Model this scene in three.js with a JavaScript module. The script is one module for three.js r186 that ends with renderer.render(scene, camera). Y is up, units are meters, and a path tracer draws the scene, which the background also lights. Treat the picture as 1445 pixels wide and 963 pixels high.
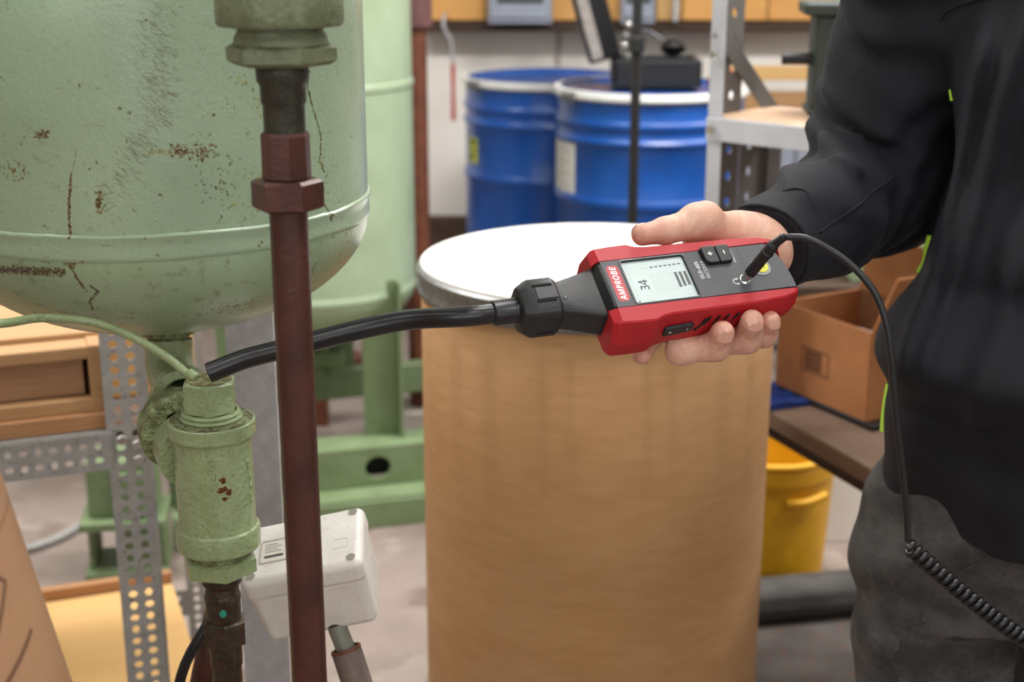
import * as THREE from 'three';
import { RoundedBoxGeometry } from 'three/addons/geometries/RoundedBoxGeometry.js';
import { mergeGeometries, mergeVertices, toCreasedNormals } from 'three/addons/utils/BufferGeometryUtils.js';
import { RectAreaLightUniformsLib } from 'three/addons/lights/RectAreaLightUniformsLib.js';

// ---------------------------------------------------------------- camera, lamps, exposure
const V = (x, y, z) => new THREE.Vector3(x, y, z);
const scene = new THREE.Scene();
scene.background = new THREE.Color(0x9aa4ad);
const camera = new THREE.PerspectiveCamera(27.07, 1445 / 963, 0.05, 60);
camera.position.set(0, 1.5, 0);
camera.rotation.x = -16.3 * Math.PI / 180;
camera.focus = 1.32;
camera.userData.fStop = 5.2;
scene.add(camera);
const renderer = new THREE.WebGLRenderer({ antialias: true });
renderer.toneMapping = THREE.LinearToneMapping;
renderer.toneMappingExposure = 1.0;
renderer.shadowMap.enabled = true;
RectAreaLightUniformsLib.init();
const CEILING = 4.2;
const LAMP = 10, LAMP_SECOND = 24, LAMP_FAR_FILL = 40;   // radiance of the ceiling panels: second and far rows raised to brighten the background
const LAMP_COLOR = new THREE.Color(1.0, 0.985, 0.96);
const LAMP_SPOTS = [[-1.5, -3.1, 3.0], [0.8, -3.1, 3.0], [3.0, -3.1, 3.0], [-1.5, -1.7, CEILING], [0.8, -1.7, CEILING], [3.0, -1.7, CEILING], [-1.5, 0.3, CEILING], [0.8, 0.3, CEILING], [3.0, 0.3, CEILING], [-1.5, 2.2, CEILING], [0.8, 2.2, CEILING], [3.0, 2.2, CEILING]];   // the far row is added, hung low to brighten the back wall
const DAY = 1.6;              // radiance of the frosted windows behind the photographer
const DAY_COLOR = new THREE.Color(0.97, 0.985, 1.0);

// ---------------------------------------------------------------- noise and textures
function rng(seed) { let s = seed | 0; return () => { s = (s + 0x6d2b79f5) | 0; let t = Math.imul(s ^ (s >>> 15), 1 | s); t = (t + Math.imul(t ^ (t >>> 7), 61 | t)) ^ t; return ((t ^ (t >>> 14)) >>> 0) / 4294967296; }; }
const hash = (x, y, s) => { let h = Math.imul(x, 374761393) ^ Math.imul(y, 668265263) ^ Math.imul(s, 2147483647 - 1013); h = Math.imul(h ^ (h >>> 13), 1274126177); return ((h ^ (h >>> 16)) >>> 0) / 4294967296; };
function vnoise(x, y, px, py, s) {      // value noise that repeats every px by py cells
  const x0 = Math.floor(x), y0 = Math.floor(y), fx = x - x0, fy = y - y0, u = fx * fx * (3 - 2 * fx), v = fy * fy * (3 - 2 * fy), w = (a, p) => ((a % p) + p) % p;
  const a = hash(w(x0, px), w(y0, py), s), b = hash(w(x0 + 1, px), w(y0, py), s), c = hash(w(x0, px), w(y0 + 1, py), s), d = hash(w(x0 + 1, px), w(y0 + 1, py), s);
  return a + (b - a) * u + (c - a) * v + (a - b - c + d) * u * v;
}
function fbm(u, v, fx, fy, oct, s) { let t = 0, a = 0.5, n = 0; for (let i = 0; i < oct; i++) { t += a * vnoise(u * fx, v * fy, fx, fy, s + i * 17); n += a; a *= 0.55; fx *= 2; fy *= 2; } return t / n; }
const hex = (h) => [(h >> 16) & 255, (h >> 8) & 255, h & 255];
const mix = (a, b, t) => [a[0] + (b[0] - a[0]) * t, a[1] + (b[1] - a[1]) * t, a[2] + (b[2] - a[2]) * t];
const sm = (a, b, x) => { const t = Math.min(1, Math.max(0, (x - a) / (b - a))); return t * t * (3 - 2 * t); };
function texture(w, h, fn, metres, srgb = true) {     // fn(u, v) -> [r, g, b]; repeats every `metres`
  const data = new Uint8Array(w * h * 4);
  for (let y = 0; y < h; y++) for (let x = 0; x < w; x++) { const c = fn((x + 0.5) / w, (y + 0.5) / h), o = (y * w + x) * 4; data[o] = c[0]; data[o + 1] = c[1]; data[o + 2] = c[2]; data[o + 3] = 255; }
  const t = new THREE.DataTexture(data, w, h); t.wrapS = t.wrapT = THREE.RepeatWrapping; t.magFilter = THREE.LinearFilter; t.minFilter = THREE.LinearMipmapLinearFilter;
  if (srgb) t.colorSpace = THREE.SRGBColorSpace;
  const m = Array.isArray(metres) ? metres : [metres, metres]; t.repeat.set(1 / m[0], 1 / m[1]); t.needsUpdate = true; return t;
}
const grey = (v) => { const c = Math.max(0, Math.min(255, v * 255)); return [c, c, c]; };
const BUMP = {
  fine: texture(256, 256, (u, v) => grey(fbm(u, v, 40, 40, 3, 3)), 0.12, false),
  rough: texture(512, 512, (u, v) => grey(0.6 * fbm(u, v, 14, 14, 5, 9) + 0.4 * fbm(u, v, 60, 60, 2, 10)), 0.2, false),
  weave: texture(256, 256, (u, v) => grey(0.5 + 0.25 * Math.sin(u * 6.2832 * 48) * Math.sin(v * 6.2832 * 48) + 0.35 * (fbm(u, v, 50, 50, 2, 4) - 0.5)), 0.04, false),
  twill: texture(256, 256, (u, v) => grey(0.5 + 0.3 * Math.sin((u + v) * 6.2832 * 40) + 0.5 * (fbm(u, v, 40, 40, 3, 5) - 0.5)), 0.05, false),
  skin: texture(512, 512, (u, v) => grey(0.6 * fbm(u, v, 70, 70, 3, 6) + 0.4 * fbm(u, v, 10, 30, 5, 7)), 0.036, false),
};
// a mottled colour: base to second tone by fbm, specks on top
function mottled(c1, c2, metres, { f = 8, oct = 5, seed = 1, specks = 0, speck = 0x2a2018, stretch = [1, 1], contrast = 1.6, size = 512 } = {}) {
  const a = hex(c1), b = hex(c2), k = hex(speck);
  return texture(size, size, (u, v) => {
    const t = Math.min(1, Math.max(0, (fbm(u, v, Math.round(f * stretch[0]), Math.round(f * stretch[1]), oct, seed) - 0.5) * contrast + 0.5));
    let c = mix(a, b, t);
    if (specks) c = mix(c, k, sm(1 - specks, 1 - specks * 0.6, fbm(u, v, 56, 56, 2, seed + 50)) * 0.75);
    return c;
  }, metres);
}
function std(o) { return new THREE.MeshStandardMaterial({ roughness: 0.6, ...o }); }
function phys(o) { return new THREE.MeshPhysicalMaterial({ roughness: 0.5, ...o }); }
function wood(c1, c2, seed, metres = [0.7, 0.16]) {   // grain runs along u
  const a = hex(c1), b = hex(c2);
  return texture(512, 256, (u, v) => { const w = fbm(u, v, 3, 4, 3, seed), g = fbm(u, v + 0.0, 4, 40, 4, seed + 3), r = 0.5 + 0.5 * Math.sin((v * 9 + w * 5) * 6.2832); return mix(a, b, Math.min(1, Math.max(0, 0.2 + 0.55 * (g - 0.2) + 0.3 * r * w))); }, metres);
}
function canvasTexture(w, h, draw) {
  const c = document.createElement('canvas'); c.width = w; c.height = h; const x = c.getContext('2d'); draw(x, w, h);
  const t = new THREE.CanvasTexture(c); t.colorSpace = THREE.SRGBColorSpace; t.magFilter = THREE.LinearFilter; return t;
}
function speckle(x, w, h, c1, c2, f, seed, contrast = 1.4, paint) {
  const img = x.createImageData(w, h), a = hex(c1), b = hex(c2);
  for (let j = 0; j < h; j++) for (let i = 0; i < w; i++) {
    const u = i / w, v = j / h, t = Math.min(1, Math.max(0, (fbm(u, v, f[0], f[1], 5, seed) - 0.5) * contrast + 0.5)), n = (hash(i, j, seed) - 0.5) * 7;
    let c = mix(a, b, t); if (paint) c = paint(c, u, v); const o = (j * w + i) * 4;
    img.data[o] = Math.max(0, Math.min(255, c[0] + n)); img.data[o + 1] = Math.max(0, Math.min(255, c[1] + n)); img.data[o + 2] = Math.max(0, Math.min(255, c[2] + n)); img.data[o + 3] = 255;
  }
  x.putImageData(img, 0, 0);
}

// ---------------------------------------------------------------- scene-graph helpers
const taken = new Map();
function numbered(name) { const n = taken.get(name) ?? 0; taken.set(name, n + 1); return n ? name + '_' + String(n).padStart(3, '0') : name; }
function thing(name, label, category, at = V(0, 0, 0), group) {
  const o = new THREE.Group(); o.name = numbered(name); o.position.copy(at); o.userData = { label, category }; if (group) o.userData.group = group; scene.add(o); return o;
}
function part(parent, name, geometry, material, label) {
  const m = new THREE.Mesh(geometry, material); m.name = name; m.castShadow = m.receiveShadow = true; if (label) m.userData.label = label; parent.add(m); return m;
}
function solo(name, label, category, geometry, material, at) {
  const m = part(scene, numbered(name), geometry, material); m.userData = { label, category }; if (at) m.position.copy(at); return m;
}
function struct(name, geometry, material) { const m = part(scene, name, geometry, material); m.userData = { kind: 'structure' }; return m; }

// ---------------------------------------------------------------- geometry helpers
function boxUV(g) {            // uv in metres from the side each face looks to
  const q = g.index ? g.toNonIndexed() : g, p = q.attributes.position, n = q.attributes.normal, uv = new Float32Array(p.count * 2);
  for (let i = 0; i < p.count; i += 3) {
    const ax = Math.abs(n.getX(i) + n.getX(i + 1) + n.getX(i + 2)), ay = Math.abs(n.getY(i) + n.getY(i + 1) + n.getY(i + 2)), az = Math.abs(n.getZ(i) + n.getZ(i + 1) + n.getZ(i + 2));
    for (let k = i; k < i + 3; k++) {
      const x = p.getX(k), y = p.getY(k), z = p.getZ(k);
      if (ay >= ax && ay >= az) { uv[k * 2] = x; uv[k * 2 + 1] = z; } else if (ax >= az) { uv[k * 2] = z; uv[k * 2 + 1] = y; } else { uv[k * 2] = x; uv[k * 2 + 1] = y; }
    }
  }
  q.setAttribute('uv', new THREE.BufferAttribute(uv, 2)); return q;
}
const box = (w, h, d, x = 0, y = 0, z = 0, r = 0.003) => boxUV(new RoundedBoxGeometry(w, h, d, 2, Math.min(r, w / 2.1, h / 2.1, d / 2.1))).translate(x, y, z);
const plank = (w, h, d, x = 0, y = 0, z = 0) => boxUV(new THREE.BoxGeometry(w, h, d)).translate(x, y, z);
function lathe(profile, seg = 48, crease = 0.6) {  // [[r, y], ...] from bottom to top; uv in metres (arc, y)
  const pts = profile.map(([r, y]) => new THREE.Vector2(Math.max(r, 1e-5), y)), rm = Math.max(...profile.map((p) => p[0])), g = new THREE.LatheGeometry(pts, seg, Math.PI), p = g.attributes.uv;
  const len = [0]; for (let i = 1; i < pts.length; i++) len.push(len[i - 1] + pts[i].distanceTo(pts[i - 1]));
  for (let i = 0; i < p.count; i++) { const k = i % pts.length, s = Math.floor(i / pts.length); p.setXY(i, (s / seg - 0.5) * 2 * Math.PI * rm, len[k]); }
  return crease ? toCreasedNormals(g, crease) : g;
}
const cyl = (r, h, seg = 32, ch = 0.0015) => lathe([[0, -h / 2], [r - ch, -h / 2], [r, -h / 2 + ch], [r, h / 2 - ch], [r - ch, h / 2], [0, h / 2]], seg);
// a hexagon nut, flats chamfered at both ends
function hexNut(R, h, turn = 0) { const c = R * 0.13; return lathe([[0, 0], [R * 0.86, 0], [R, c * 0.6], [R, h - c * 0.6], [R * 0.86, h], [0, h]], 6, 0.3).rotateY(turn); }
function toward(g, from, to) { const d = to.clone().sub(from), q = new THREE.Quaternion().setFromUnitVectors(V(0, 1, 0), d.clone().normalize()); return g.applyQuaternion(q).translate(from.x, from.y, from.z); }
function rod(from, to, r, seg = 20, ch = 0.001) { const h = from.distanceTo(to); return toward(lathe([[0, 0], [r - ch, 0], [r, ch], [r, h - ch], [r - ch, h], [0, h]], seg), from, to); }
function tube(points, r, seg = 80, radial = 12, closed = false) {
  const c = points.length ? new THREE.CatmullRomCurve3(points, closed, 'centripetal') : points, g = new THREE.TubeGeometry(c, seg, r, radial, closed), L = c.getLength(), uv = g.attributes.uv;
  for (let i = 0; i < uv.count; i++) uv.setXY(i, uv.getX(i) * L, uv.getY(i) * 2 * Math.PI * r);
  return g;
}
function bend(g, parts) { return mergeGeometries([g, ...parts].map((q) => { const n = q.index ? q.toNonIndexed() : q; for (const k of Object.keys(n.attributes)) if (!['position', 'normal', 'uv'].includes(k)) n.deleteAttribute(k); return n; })); }
const merge = (...gs) => bend(gs[0], gs.slice(1));
function loft(rings, crease = 0.5, caps = true) {  // rings of equal length, ordered along the loft
  const n = rings[0].length, pos = [], idx = [];
  rings.forEach((r) => r.forEach((p) => pos.push(p.x, p.y, p.z)));
  for (let i = 0; i < rings.length - 1; i++) for (let k = 0; k < n; k++) { const a = i * n + k, b = i * n + (k + 1) % n, c = a + n, d = b + n; idx.push(a, b, d, a, d, c); }
  if (caps) for (const [i, flip] of [[0, 1], [rings.length - 1, 0]]) {
    const m = rings[i].reduce((s, p) => s.add(p), V(0, 0, 0)).divideScalar(n), ci = pos.length / 3; pos.push(m.x, m.y, m.z);
    for (let k = 0; k < n; k++) { const a = i * n + k, b = i * n + (k + 1) % n; flip ? idx.push(b, a, ci) : idx.push(a, b, ci); }
  }
  const g = new THREE.BufferGeometry(); g.setAttribute('position', new THREE.Float32BufferAttribute(pos, 3)); g.setIndex(idx); g.computeVertexNormals();
  return boxUV(toCreasedNormals(g, crease));
}
function extrude(shape, depth, bevel = 0, seg = 2, curve = 12) {
  return boxUV(new THREE.ExtrudeGeometry(shape, { depth: depth - 2 * bevel, bevelEnabled: bevel > 0, bevelSize: bevel, bevelThickness: bevel, bevelSegments: seg, curveSegments: curve, bevelOffset: -bevel }).translate(0, 0, bevel));
}
function rrect(w, h, r, S = THREE.Shape, cx = 0, cy = 0) { const s = new S(), x = cx - w / 2, y = cy - h / 2; s.moveTo(x + r, y); s.lineTo(x + w - r, y); s.absarc(x + w - r, y + r, r, -Math.PI / 2, 0); s.lineTo(x + w, y + h - r); s.absarc(x + w - r, y + h - r, r, 0, Math.PI / 2); s.lineTo(x + r, y + h); s.absarc(x + r, y + h - r, r, Math.PI / 2, Math.PI); s.lineTo(x, y + r); s.absarc(x + r, y + r, r, Math.PI, Math.PI * 1.5); return s; }
// a smooth closed surface where f(x, y, z) = 0, by surface nets
function nets(f, lo, hi, h) {
  const nx = Math.ceil((hi.x - lo.x) / h) + 1, ny = Math.ceil((hi.y - lo.y) / h) + 1, nz = Math.ceil((hi.z - lo.z) / h) + 1, F = new Float32Array(nx * ny * nz), at = (i, j, k) => (k * ny + j) * nx + i;
  for (let k = 0; k < nz; k++) for (let j = 0; j < ny; j++) for (let i = 0; i < nx; i++) F[at(i, j, k)] = f(lo.x + i * h, lo.y + j * h, lo.z + k * h);
  const id = new Int32Array(nx * ny * nz).fill(-1), pos = [], idx = [];
  const E = [[0, 0, 0, 1, 0, 0], [0, 1, 0, 1, 1, 0], [0, 0, 1, 1, 0, 1], [0, 1, 1, 1, 1, 1], [0, 0, 0, 0, 1, 0], [1, 0, 0, 1, 1, 0], [0, 0, 1, 0, 1, 1], [1, 0, 1, 1, 1, 1], [0, 0, 0, 0, 0, 1], [1, 0, 0, 1, 0, 1], [0, 1, 0, 0, 1, 1], [1, 1, 0, 1, 1, 1]];
  for (let k = 0; k < nz - 1; k++) for (let j = 0; j < ny - 1; j++) for (let i = 0; i < nx - 1; i++) {
    let n = 0, x = 0, y = 0, z = 0;
    for (const e of E) { const a = F[at(i + e[0], j + e[1], k + e[2])], b = F[at(i + e[3], j + e[4], k + e[5])]; if ((a < 0) !== (b < 0)) { const t = a / (a - b); x += e[0] + t * (e[3] - e[0]); y += e[1] + t * (e[4] - e[1]); z += e[2] + t * (e[5] - e[2]); n++; } }
    if (n) { id[at(i, j, k)] = pos.length / 3; pos.push(lo.x + (i + x / n) * h, lo.y + (j + y / n) * h, lo.z + (k + z / n) * h); }
  }
  const quad = (a, b, c, d, flip) => { if (a < 0 || b < 0 || c < 0 || d < 0) return; flip ? idx.push(a, c, b, a, d, c) : idx.push(a, b, c, a, c, d); };
  for (let k = 1; k < nz - 1; k++) for (let j = 1; j < ny - 1; j++) for (let i = 1; i < nx - 1; i++) {
    const s = F[at(i, j, k)] < 0;
    if (s !== (F[at(i + 1, j, k)] < 0)) quad(id[at(i, j - 1, k - 1)], id[at(i, j, k - 1)], id[at(i, j, k)], id[at(i, j - 1, k)], !s);
    if (s !== (F[at(i, j + 1, k)] < 0)) quad(id[at(i - 1, j, k - 1)], id[at(i - 1, j, k)], id[at(i, j, k)], id[at(i, j, k - 1)], !s);
    if (s !== (F[at(i, j, k + 1)] < 0)) quad(id[at(i - 1, j - 1, k)], id[at(i, j - 1, k)], id[at(i, j, k)], id[at(i - 1, j, k)], !s);
  }
  const nor = new Float32Array(pos.length), e = h * 0.6;
  for (let i = 0; i < pos.length; i += 3) {
    const [x, y, z] = [pos[i], pos[i + 1], pos[i + 2]], gx = f(x + e, y, z) - f(x - e, y, z), gy = f(x, y + e, z) - f(x, y - e, z), gz = f(x, y, z + e) - f(x, y, z - e), l = Math.hypot(gx, gy, gz) || 1;
    nor[i] = gx / l; nor[i + 1] = gy / l; nor[i + 2] = gz / l;
  }
  const g = new THREE.BufferGeometry(); g.setAttribute('position', new THREE.Float32BufferAttribute(pos, 3)); g.setAttribute('normal', new THREE.BufferAttribute(nor, 3)); g.setIndex(idx); return g;
}
// distance to a capsule whose radius goes from ra to rb
function cone(a, b, ra, rb) {
  const bx = b.x - a.x, by = b.y - a.y, bz = b.z - a.z, bb = bx * bx + by * by + bz * bz;
  return (x, y, z) => { const px = x - a.x, py = y - a.y, pz = z - a.z, t = Math.min(1, Math.max(0, (px * bx + py * by + pz * bz) / bb)), dx = px - bx * t, dy = py - by * t, dz = pz - bz * t; return Math.sqrt(dx * dx + dy * dy + dz * dz) - (ra + (rb - ra) * t); };
}
const smin = (a, b, k) => { const h = Math.max(k - Math.abs(a - b), 0) / k; return Math.min(a, b) - h * h * k * 0.25; };

// ---------------------------------------------------------------- materials
const M = {
  tankPaint: phys({ color: 0xffffff, roughness: 0.36, bumpMap: BUMP.fine, bumpScale: 0.0004, clearcoat: 0.45, clearcoatRoughness: 0.2 }),
  greenPaint: phys({ map: mottled(0x9db08e, 0x8ca07c, 0.3, { specks: 0.2, speck: 0x4a4430, seed: 4 }), roughness: 0.42, bumpMap: BUMP.rough, bumpScale: 0.0008, clearcoat: 0.2, clearcoatRoughness: 0.3 }),
  valvePaint: phys({ map: mottled(0x99ab80, 0x899b6e, 0.12, { specks: 0.2, speck: 0x6c6a4a, seed: 14, f: 7 }), roughness: 0.45, bumpMap: BUMP.rough, bumpScale: 0.0024, clearcoat: 0.5, clearcoatRoughness: 0.28 }),
  olivePaint: phys({ map: mottled(0x727a5c, 0x5c6349, 0.12, { specks: 0.2, speck: 0x3c3826, seed: 24, f: 6 }), roughness: 0.55, bumpMap: BUMP.rough, bumpScale: 0.002 }),  // darker olive green with small dark specks
  flakedPaint: phys({ map: mottled(0x94a678, 0x6a7048, 0.07, { specks: 0.34, speck: 0x2a2214, seed: 34, f: 9, contrast: 2.6 }), roughness: 0.6, bumpMap: BUMP.rough, bumpScale: 0.005 }),
  rearPaint: phys({ map: mottled(0xa6b99c, 0x98ac8c, 0.6, { seed: 44 }), roughness: 0.4, clearcoat: 0.25, clearcoatRoughness: 0.3 }),
  skidPaint: std({ map: mottled(0x738561, 0x63754f, 0.5, { specks: 0.24, speck: 0x5a5844, seed: 54 }), roughness: 0.6 }),
  copper: phys({ map: mottled(0x58322a, 0x40261f, 0.1, { seed: 5, stretch: [1, 0.5], specks: 0.2, speck: 0x2c1a14 }), roughness: 0.42, metalness: 0.3, bumpMap: BUMP.rough, bumpScale: 0.0006 }),
  brass: phys({ map: mottled(0x5a4034, 0x3a2c24, 0.06, { seed: 15, specks: 0.36, speck: 0x1f6a58 }), roughness: 0.42, metalness: 0.45, bumpMap: BUMP.rough, bumpScale: 0.0015 }),
  tarnish: phys({ map: mottled(0x3c3a2e, 0x2a2820, 0.08, { seed: 25, specks: 0.3, speck: 0x4a4f3a }), roughness: 0.5, metalness: 0.3, bumpMap: BUMP.rough, bumpScale: 0.001 }),
  brownPipe: std({ map: mottled(0x7a4630, 0x5c3424, 0.3, { seed: 35 }), roughness: 0.55, metalness: 0.1 }),
  galvanised: phys({ map: mottled(0xbcbcbf, 0xacacae, 0.12, { seed: 6, f: 10, contrast: 2 }), roughness: 0.5, metalness: 0.35 }),
  rackGrey: phys({ map: mottled(0xa2a09c, 0x8e8c88, 0.2, { seed: 16, specks: 0.3, speck: 0x5a564e }), roughness: 0.55, metalness: 0.2 }),
  rackLight: std({ map: mottled(0xb9babf, 0xaaabb0, 0.4, { seed: 26 }), roughness: 0.5, metalness: 0.15 }),
  rackDark: std({ color: 0x6a6866, roughness: 0.55, metalness: 0.2 }),
  kraft: std({ map: texture(1024, 1024, (u, v) => mix(hex(0xbb9064), hex(0xaa7e50), Math.min(1, Math.max(0, 0.5 + 1.3 * (fbm(u, v, 5, 9, 5, 7) - 0.5) + 0.9 * (fbm(u, v, 24, 110, 3, 8) - 0.5)))), [0.9, 0.9]), roughness: 0.72, bumpMap: BUMP.fine, bumpScale: 0.0002 }),
  carton: std({ map: mottled(0xb27a4c, 0xa26b40, 0.4, { seed: 17 }), roughness: 0.8 }),
  cartonInner: std({ map: mottled(0x9a7452, 0x866144, 0.3, { seed: 18 }), roughness: 0.85 }),
  paper: std({ map: mottled(0xa98260, 0x997252, 0.5, { seed: 27, stretch: [1, 3] }), roughness: 0.7 }),
  lidWhite: std({ map: mottled(0xe4e1dc, 0xd8d4ce, 0.5, { seed: 8 }), roughness: 0.45 }),
  ringSteel: phys({ map: mottled(0x8d8f8e, 0x6f716e, 0.1, { seed: 28, stretch: [2, 1] }), roughness: 0.4, metalness: 0.6 }),
  ringWhite: std({ map: mottled(0xe8e8e6, 0xd8d8d6, 0.3, { seed: 38 }), roughness: 0.45 }),
  drumBlue: phys({ map: mottled(0x1153aa, 0x0e4998, 0.6, { seed: 9 }), roughness: 0.32, clearcoat: 0.3, clearcoatRoughness: 0.3 }),
  plasticWhite: std({ map: mottled(0xe6e2dc, 0xd8d2ca, 0.14, { seed: 19, specks: 0.16, speck: 0xb0a490 }), roughness: 0.5, bumpMap: BUMP.fine, bumpScale: 0.0002 }),
  black: std({ color: 0x1a1a1b, roughness: 0.5 }),
  blackGloss: phys({ color: 0x121214, roughness: 0.28 }),
  rubber: phys({ color: 0x17171a, roughness: 0.42, bumpMap: BUMP.fine, bumpScale: 0.00008 }),
  probeBlack: phys({ color: 0x1b1b1e, roughness: 0.3 }),
  slotBlack: std({ color: 0x060606, roughness: 0.9 }),
  housing: phys({ color: 0x212123, roughness: 0.46, bumpMap: BUMP.fine, bumpScale: 0.00012 }),
  keyBlack: phys({ color: 0x19191c, roughness: 0.5 }),
  shellRed: phys({ color: 0xb01722, roughness: 0.5, bumpMap: BUMP.fine, bumpScale: 0.00006 }),
  printWhite: std({ color: 0xe9e9e9, roughness: 0.6 }),
  chrome: phys({ color: 0xd8d8d6, roughness: 0.2, metalness: 1 }),
  yellow: std({ map: mottled(0xdca614, 0xcb930c, 0.3, { seed: 11 }), roughness: 0.5 }),
  red: std({ color: 0xb5301e, roughness: 0.45 }),
  blueCloth: std({ map: mottled(0x1d3f8c, 0x142e6c, 0.15, { seed: 12 }), roughness: 0.8 }),
  pine: std({ map: wood(0xdca862, 0xc48a48, 2), roughness: 0.6 }),
  pineLight: std({ map: wood(0xddb478, 0xc79a5c, 3), roughness: 0.65 }),
  crateWood: std({ map: wood(0xbd9468, 0x9c744c, 4), roughness: 0.7 }),
  crateOrange: std({ map: wood(0xb4845a, 0x966a44, 5), roughness: 0.65 }),
  cratePanel: std({ map: wood(0xb08866, 0x98704f, 6), roughness: 0.75 }),
  darkWood: std({ map: wood(0x4a3426, 0x33241a, 7), roughness: 0.7 }),
  wornWood: std({ map: wood(0x8a7260, 0x5f4c3e, 8), roughness: 0.75 }),
  wallPaint: std({ map: mottled(0xf0ebe4, 0xe6e0d8, 1.2, { seed: 13, f: 6 }), roughness: 0.85 }),
  plinth: std({ map: mottled(0x5c4638, 0x48362a, 0.4, { seed: 23 }), roughness: 0.8 }),
  ceiling: std({ color: 0x8a8a86, roughness: 0.9 }),
  sideWall: std({ map: mottled(0x9a948c, 0x8c867e, 1.2, { seed: 113, f: 6 }), roughness: 0.85 }),
  concrete: std({ map: texture(1024, 1024, (u, v) => { const t = fbm(u, v, 6, 6, 6, 31), s = fbm(u, v, 22, 22, 4, 41); let c = mix(hex(0x90827a), hex(0x6e6158), Math.min(1, Math.max(0, (t - 0.5) * 2.4 + 0.5))); c = mix(c, hex(0xa3978e), sm(0.58, 0.72, s) * 0.5); return mix(c, hex(0x5a4a40), sm(0.6, 0.75, fbm(u, v, 11, 11, 5, 77)) * 0.5); }, 2.2), roughness: 0.8, bumpMap: BUMP.rough, bumpScale: 0.001 }),
  machineGreen: std({ map: mottled(0x2f3a34, 0x28312c, 0.3, { seed: 33 }), roughness: 0.55 }),
  greyBox: std({ map: mottled(0x9aa0ae, 0x8c92a0, 0.3, { seed: 43 }), roughness: 0.5, metalness: 0.1 }),
  lime: std({ color: 0xb8e84a, roughness: 0.6 }),
  cushionGrey: std({ map: mottled(0xc2c0c0, 0xa8a6a6, 0.2, { seed: 53 }), roughness: 0.85 }),
  paleGreen: std({ map: mottled(0xa8c49c, 0x98b48c, 0.3, { seed: 63 }), roughness: 0.6 }),
};

// ---------------------------------------------------------------- the room
struct('floor', plank(7.4, 0.2, 9.2, 0.2, -0.1, -1.2), M.concrete);
struct('ceiling', plank(7.4, 0.2, 9.2, 0.2, CEILING + 0.1, -1.2), M.ceiling);
struct('wall_back', plank(7.4, CEILING, 0.2, 0.2, CEILING / 2, -5.7), M.wallPaint);
struct('wall_left', plank(0.2, CEILING, 9.2, -3.4, CEILING / 2, -1.2), M.sideWall);
struct('wall_right', plank(0.2, CEILING, 9.2, 3.8, CEILING / 2, -1.2), M.sideWall);
struct('wall_front', plank(7.4, CEILING, 0.2, 0.2, CEILING / 2, 3.3), M.sideWall);
struct('baseboard_back', box(7.2, 0.39, 0.05, 0.2, 0.195, -5.575, 0.01), M.plinth);
// one narrow pilaster joint in the painted wall
struct('trim_1', box(0.022, 1.2, 0.02, 0.18, 0.99, -5.595, 0.004), std({ color: 0xb4aaa4, roughness: 0.8 }));
{
  const frame = std({ color: 0x8a8a8a, roughness: 0.6 }), glow = std({ color: 0xf2f2ee, roughness: 0.8, emissive: LAMP_COLOR, emissiveIntensity: 1.6 });
  LAMP_SPOTS.forEach(([x, z, y], i) => {
    const rows = ['far', 'second', 'third', 'rearmost'], cols = ['left-hand', 'middle', 'right-hand'];
    const t = thing('ceiling_light', `long white ceiling light panel in the ${rows[Math.floor(i / 3)]} row, ${cols[i % 3]} one`, 'ceiling light', V(x, y, z), 'ceiling light panels');
    if (y < CEILING) for (const k of [-0.5, 0.5]) part(t, 'suspension_wire', rod(V(k, 0, 0), V(k, CEILING - y, 0), 0.004, 8), frame);
    part(t, 'housing', box(1.34, 0.06, 0.54, 0, -0.03, 0, 0.006), frame);
    part(t, 'diffuser', box(1.26, 0.012, 0.46, 0, -0.065, 0, 0.004), glow);
    const l = new THREE.RectAreaLight(LAMP_COLOR, i < 3 ? LAMP_FAR_FILL : i < 6 ? LAMP_SECOND : LAMP, 1.24, 0.44); l.position.set(0, -0.076, 0); l.rotation.x = -Math.PI / 2; t.add(l);
  });
  const pane = std({ color: 0xe8ecee, roughness: 0.8, emissive: DAY_COLOR, emissiveIntensity: 1.6 });
  [[-1.9, 1], [0.3, 2], [2.5, 3]].forEach(([x, n]) => {
    const w = new THREE.Group(); w.name = 'window_' + n; w.position.set(x, 2.2, 3.2); w.userData = { kind: 'structure' }; scene.add(w);
    part(w, 'window_frame', merge(box(1.8, 0.07, 0.08, 0, 0.88, 0), box(1.8, 0.07, 0.08, 0, -0.88, 0), box(0.07, 1.8, 0.08, -0.87, 0, 0), box(0.07, 1.8, 0.08, 0.87, 0, 0), box(0.04, 1.7, 0.06, 0, 0, 0)), frame);
    for (const s of [-1, 1]) part(w, 'window_pane', plank(0.82, 1.7, 0.012, s * 0.43, 0, -0.01), pane);
    const l = new THREE.RectAreaLight(DAY_COLOR, DAY, 1.66, 1.66); l.position.set(0, 0, -0.05); w.add(l);   // a RectAreaLight shines along its own -z
  });
}

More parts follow.
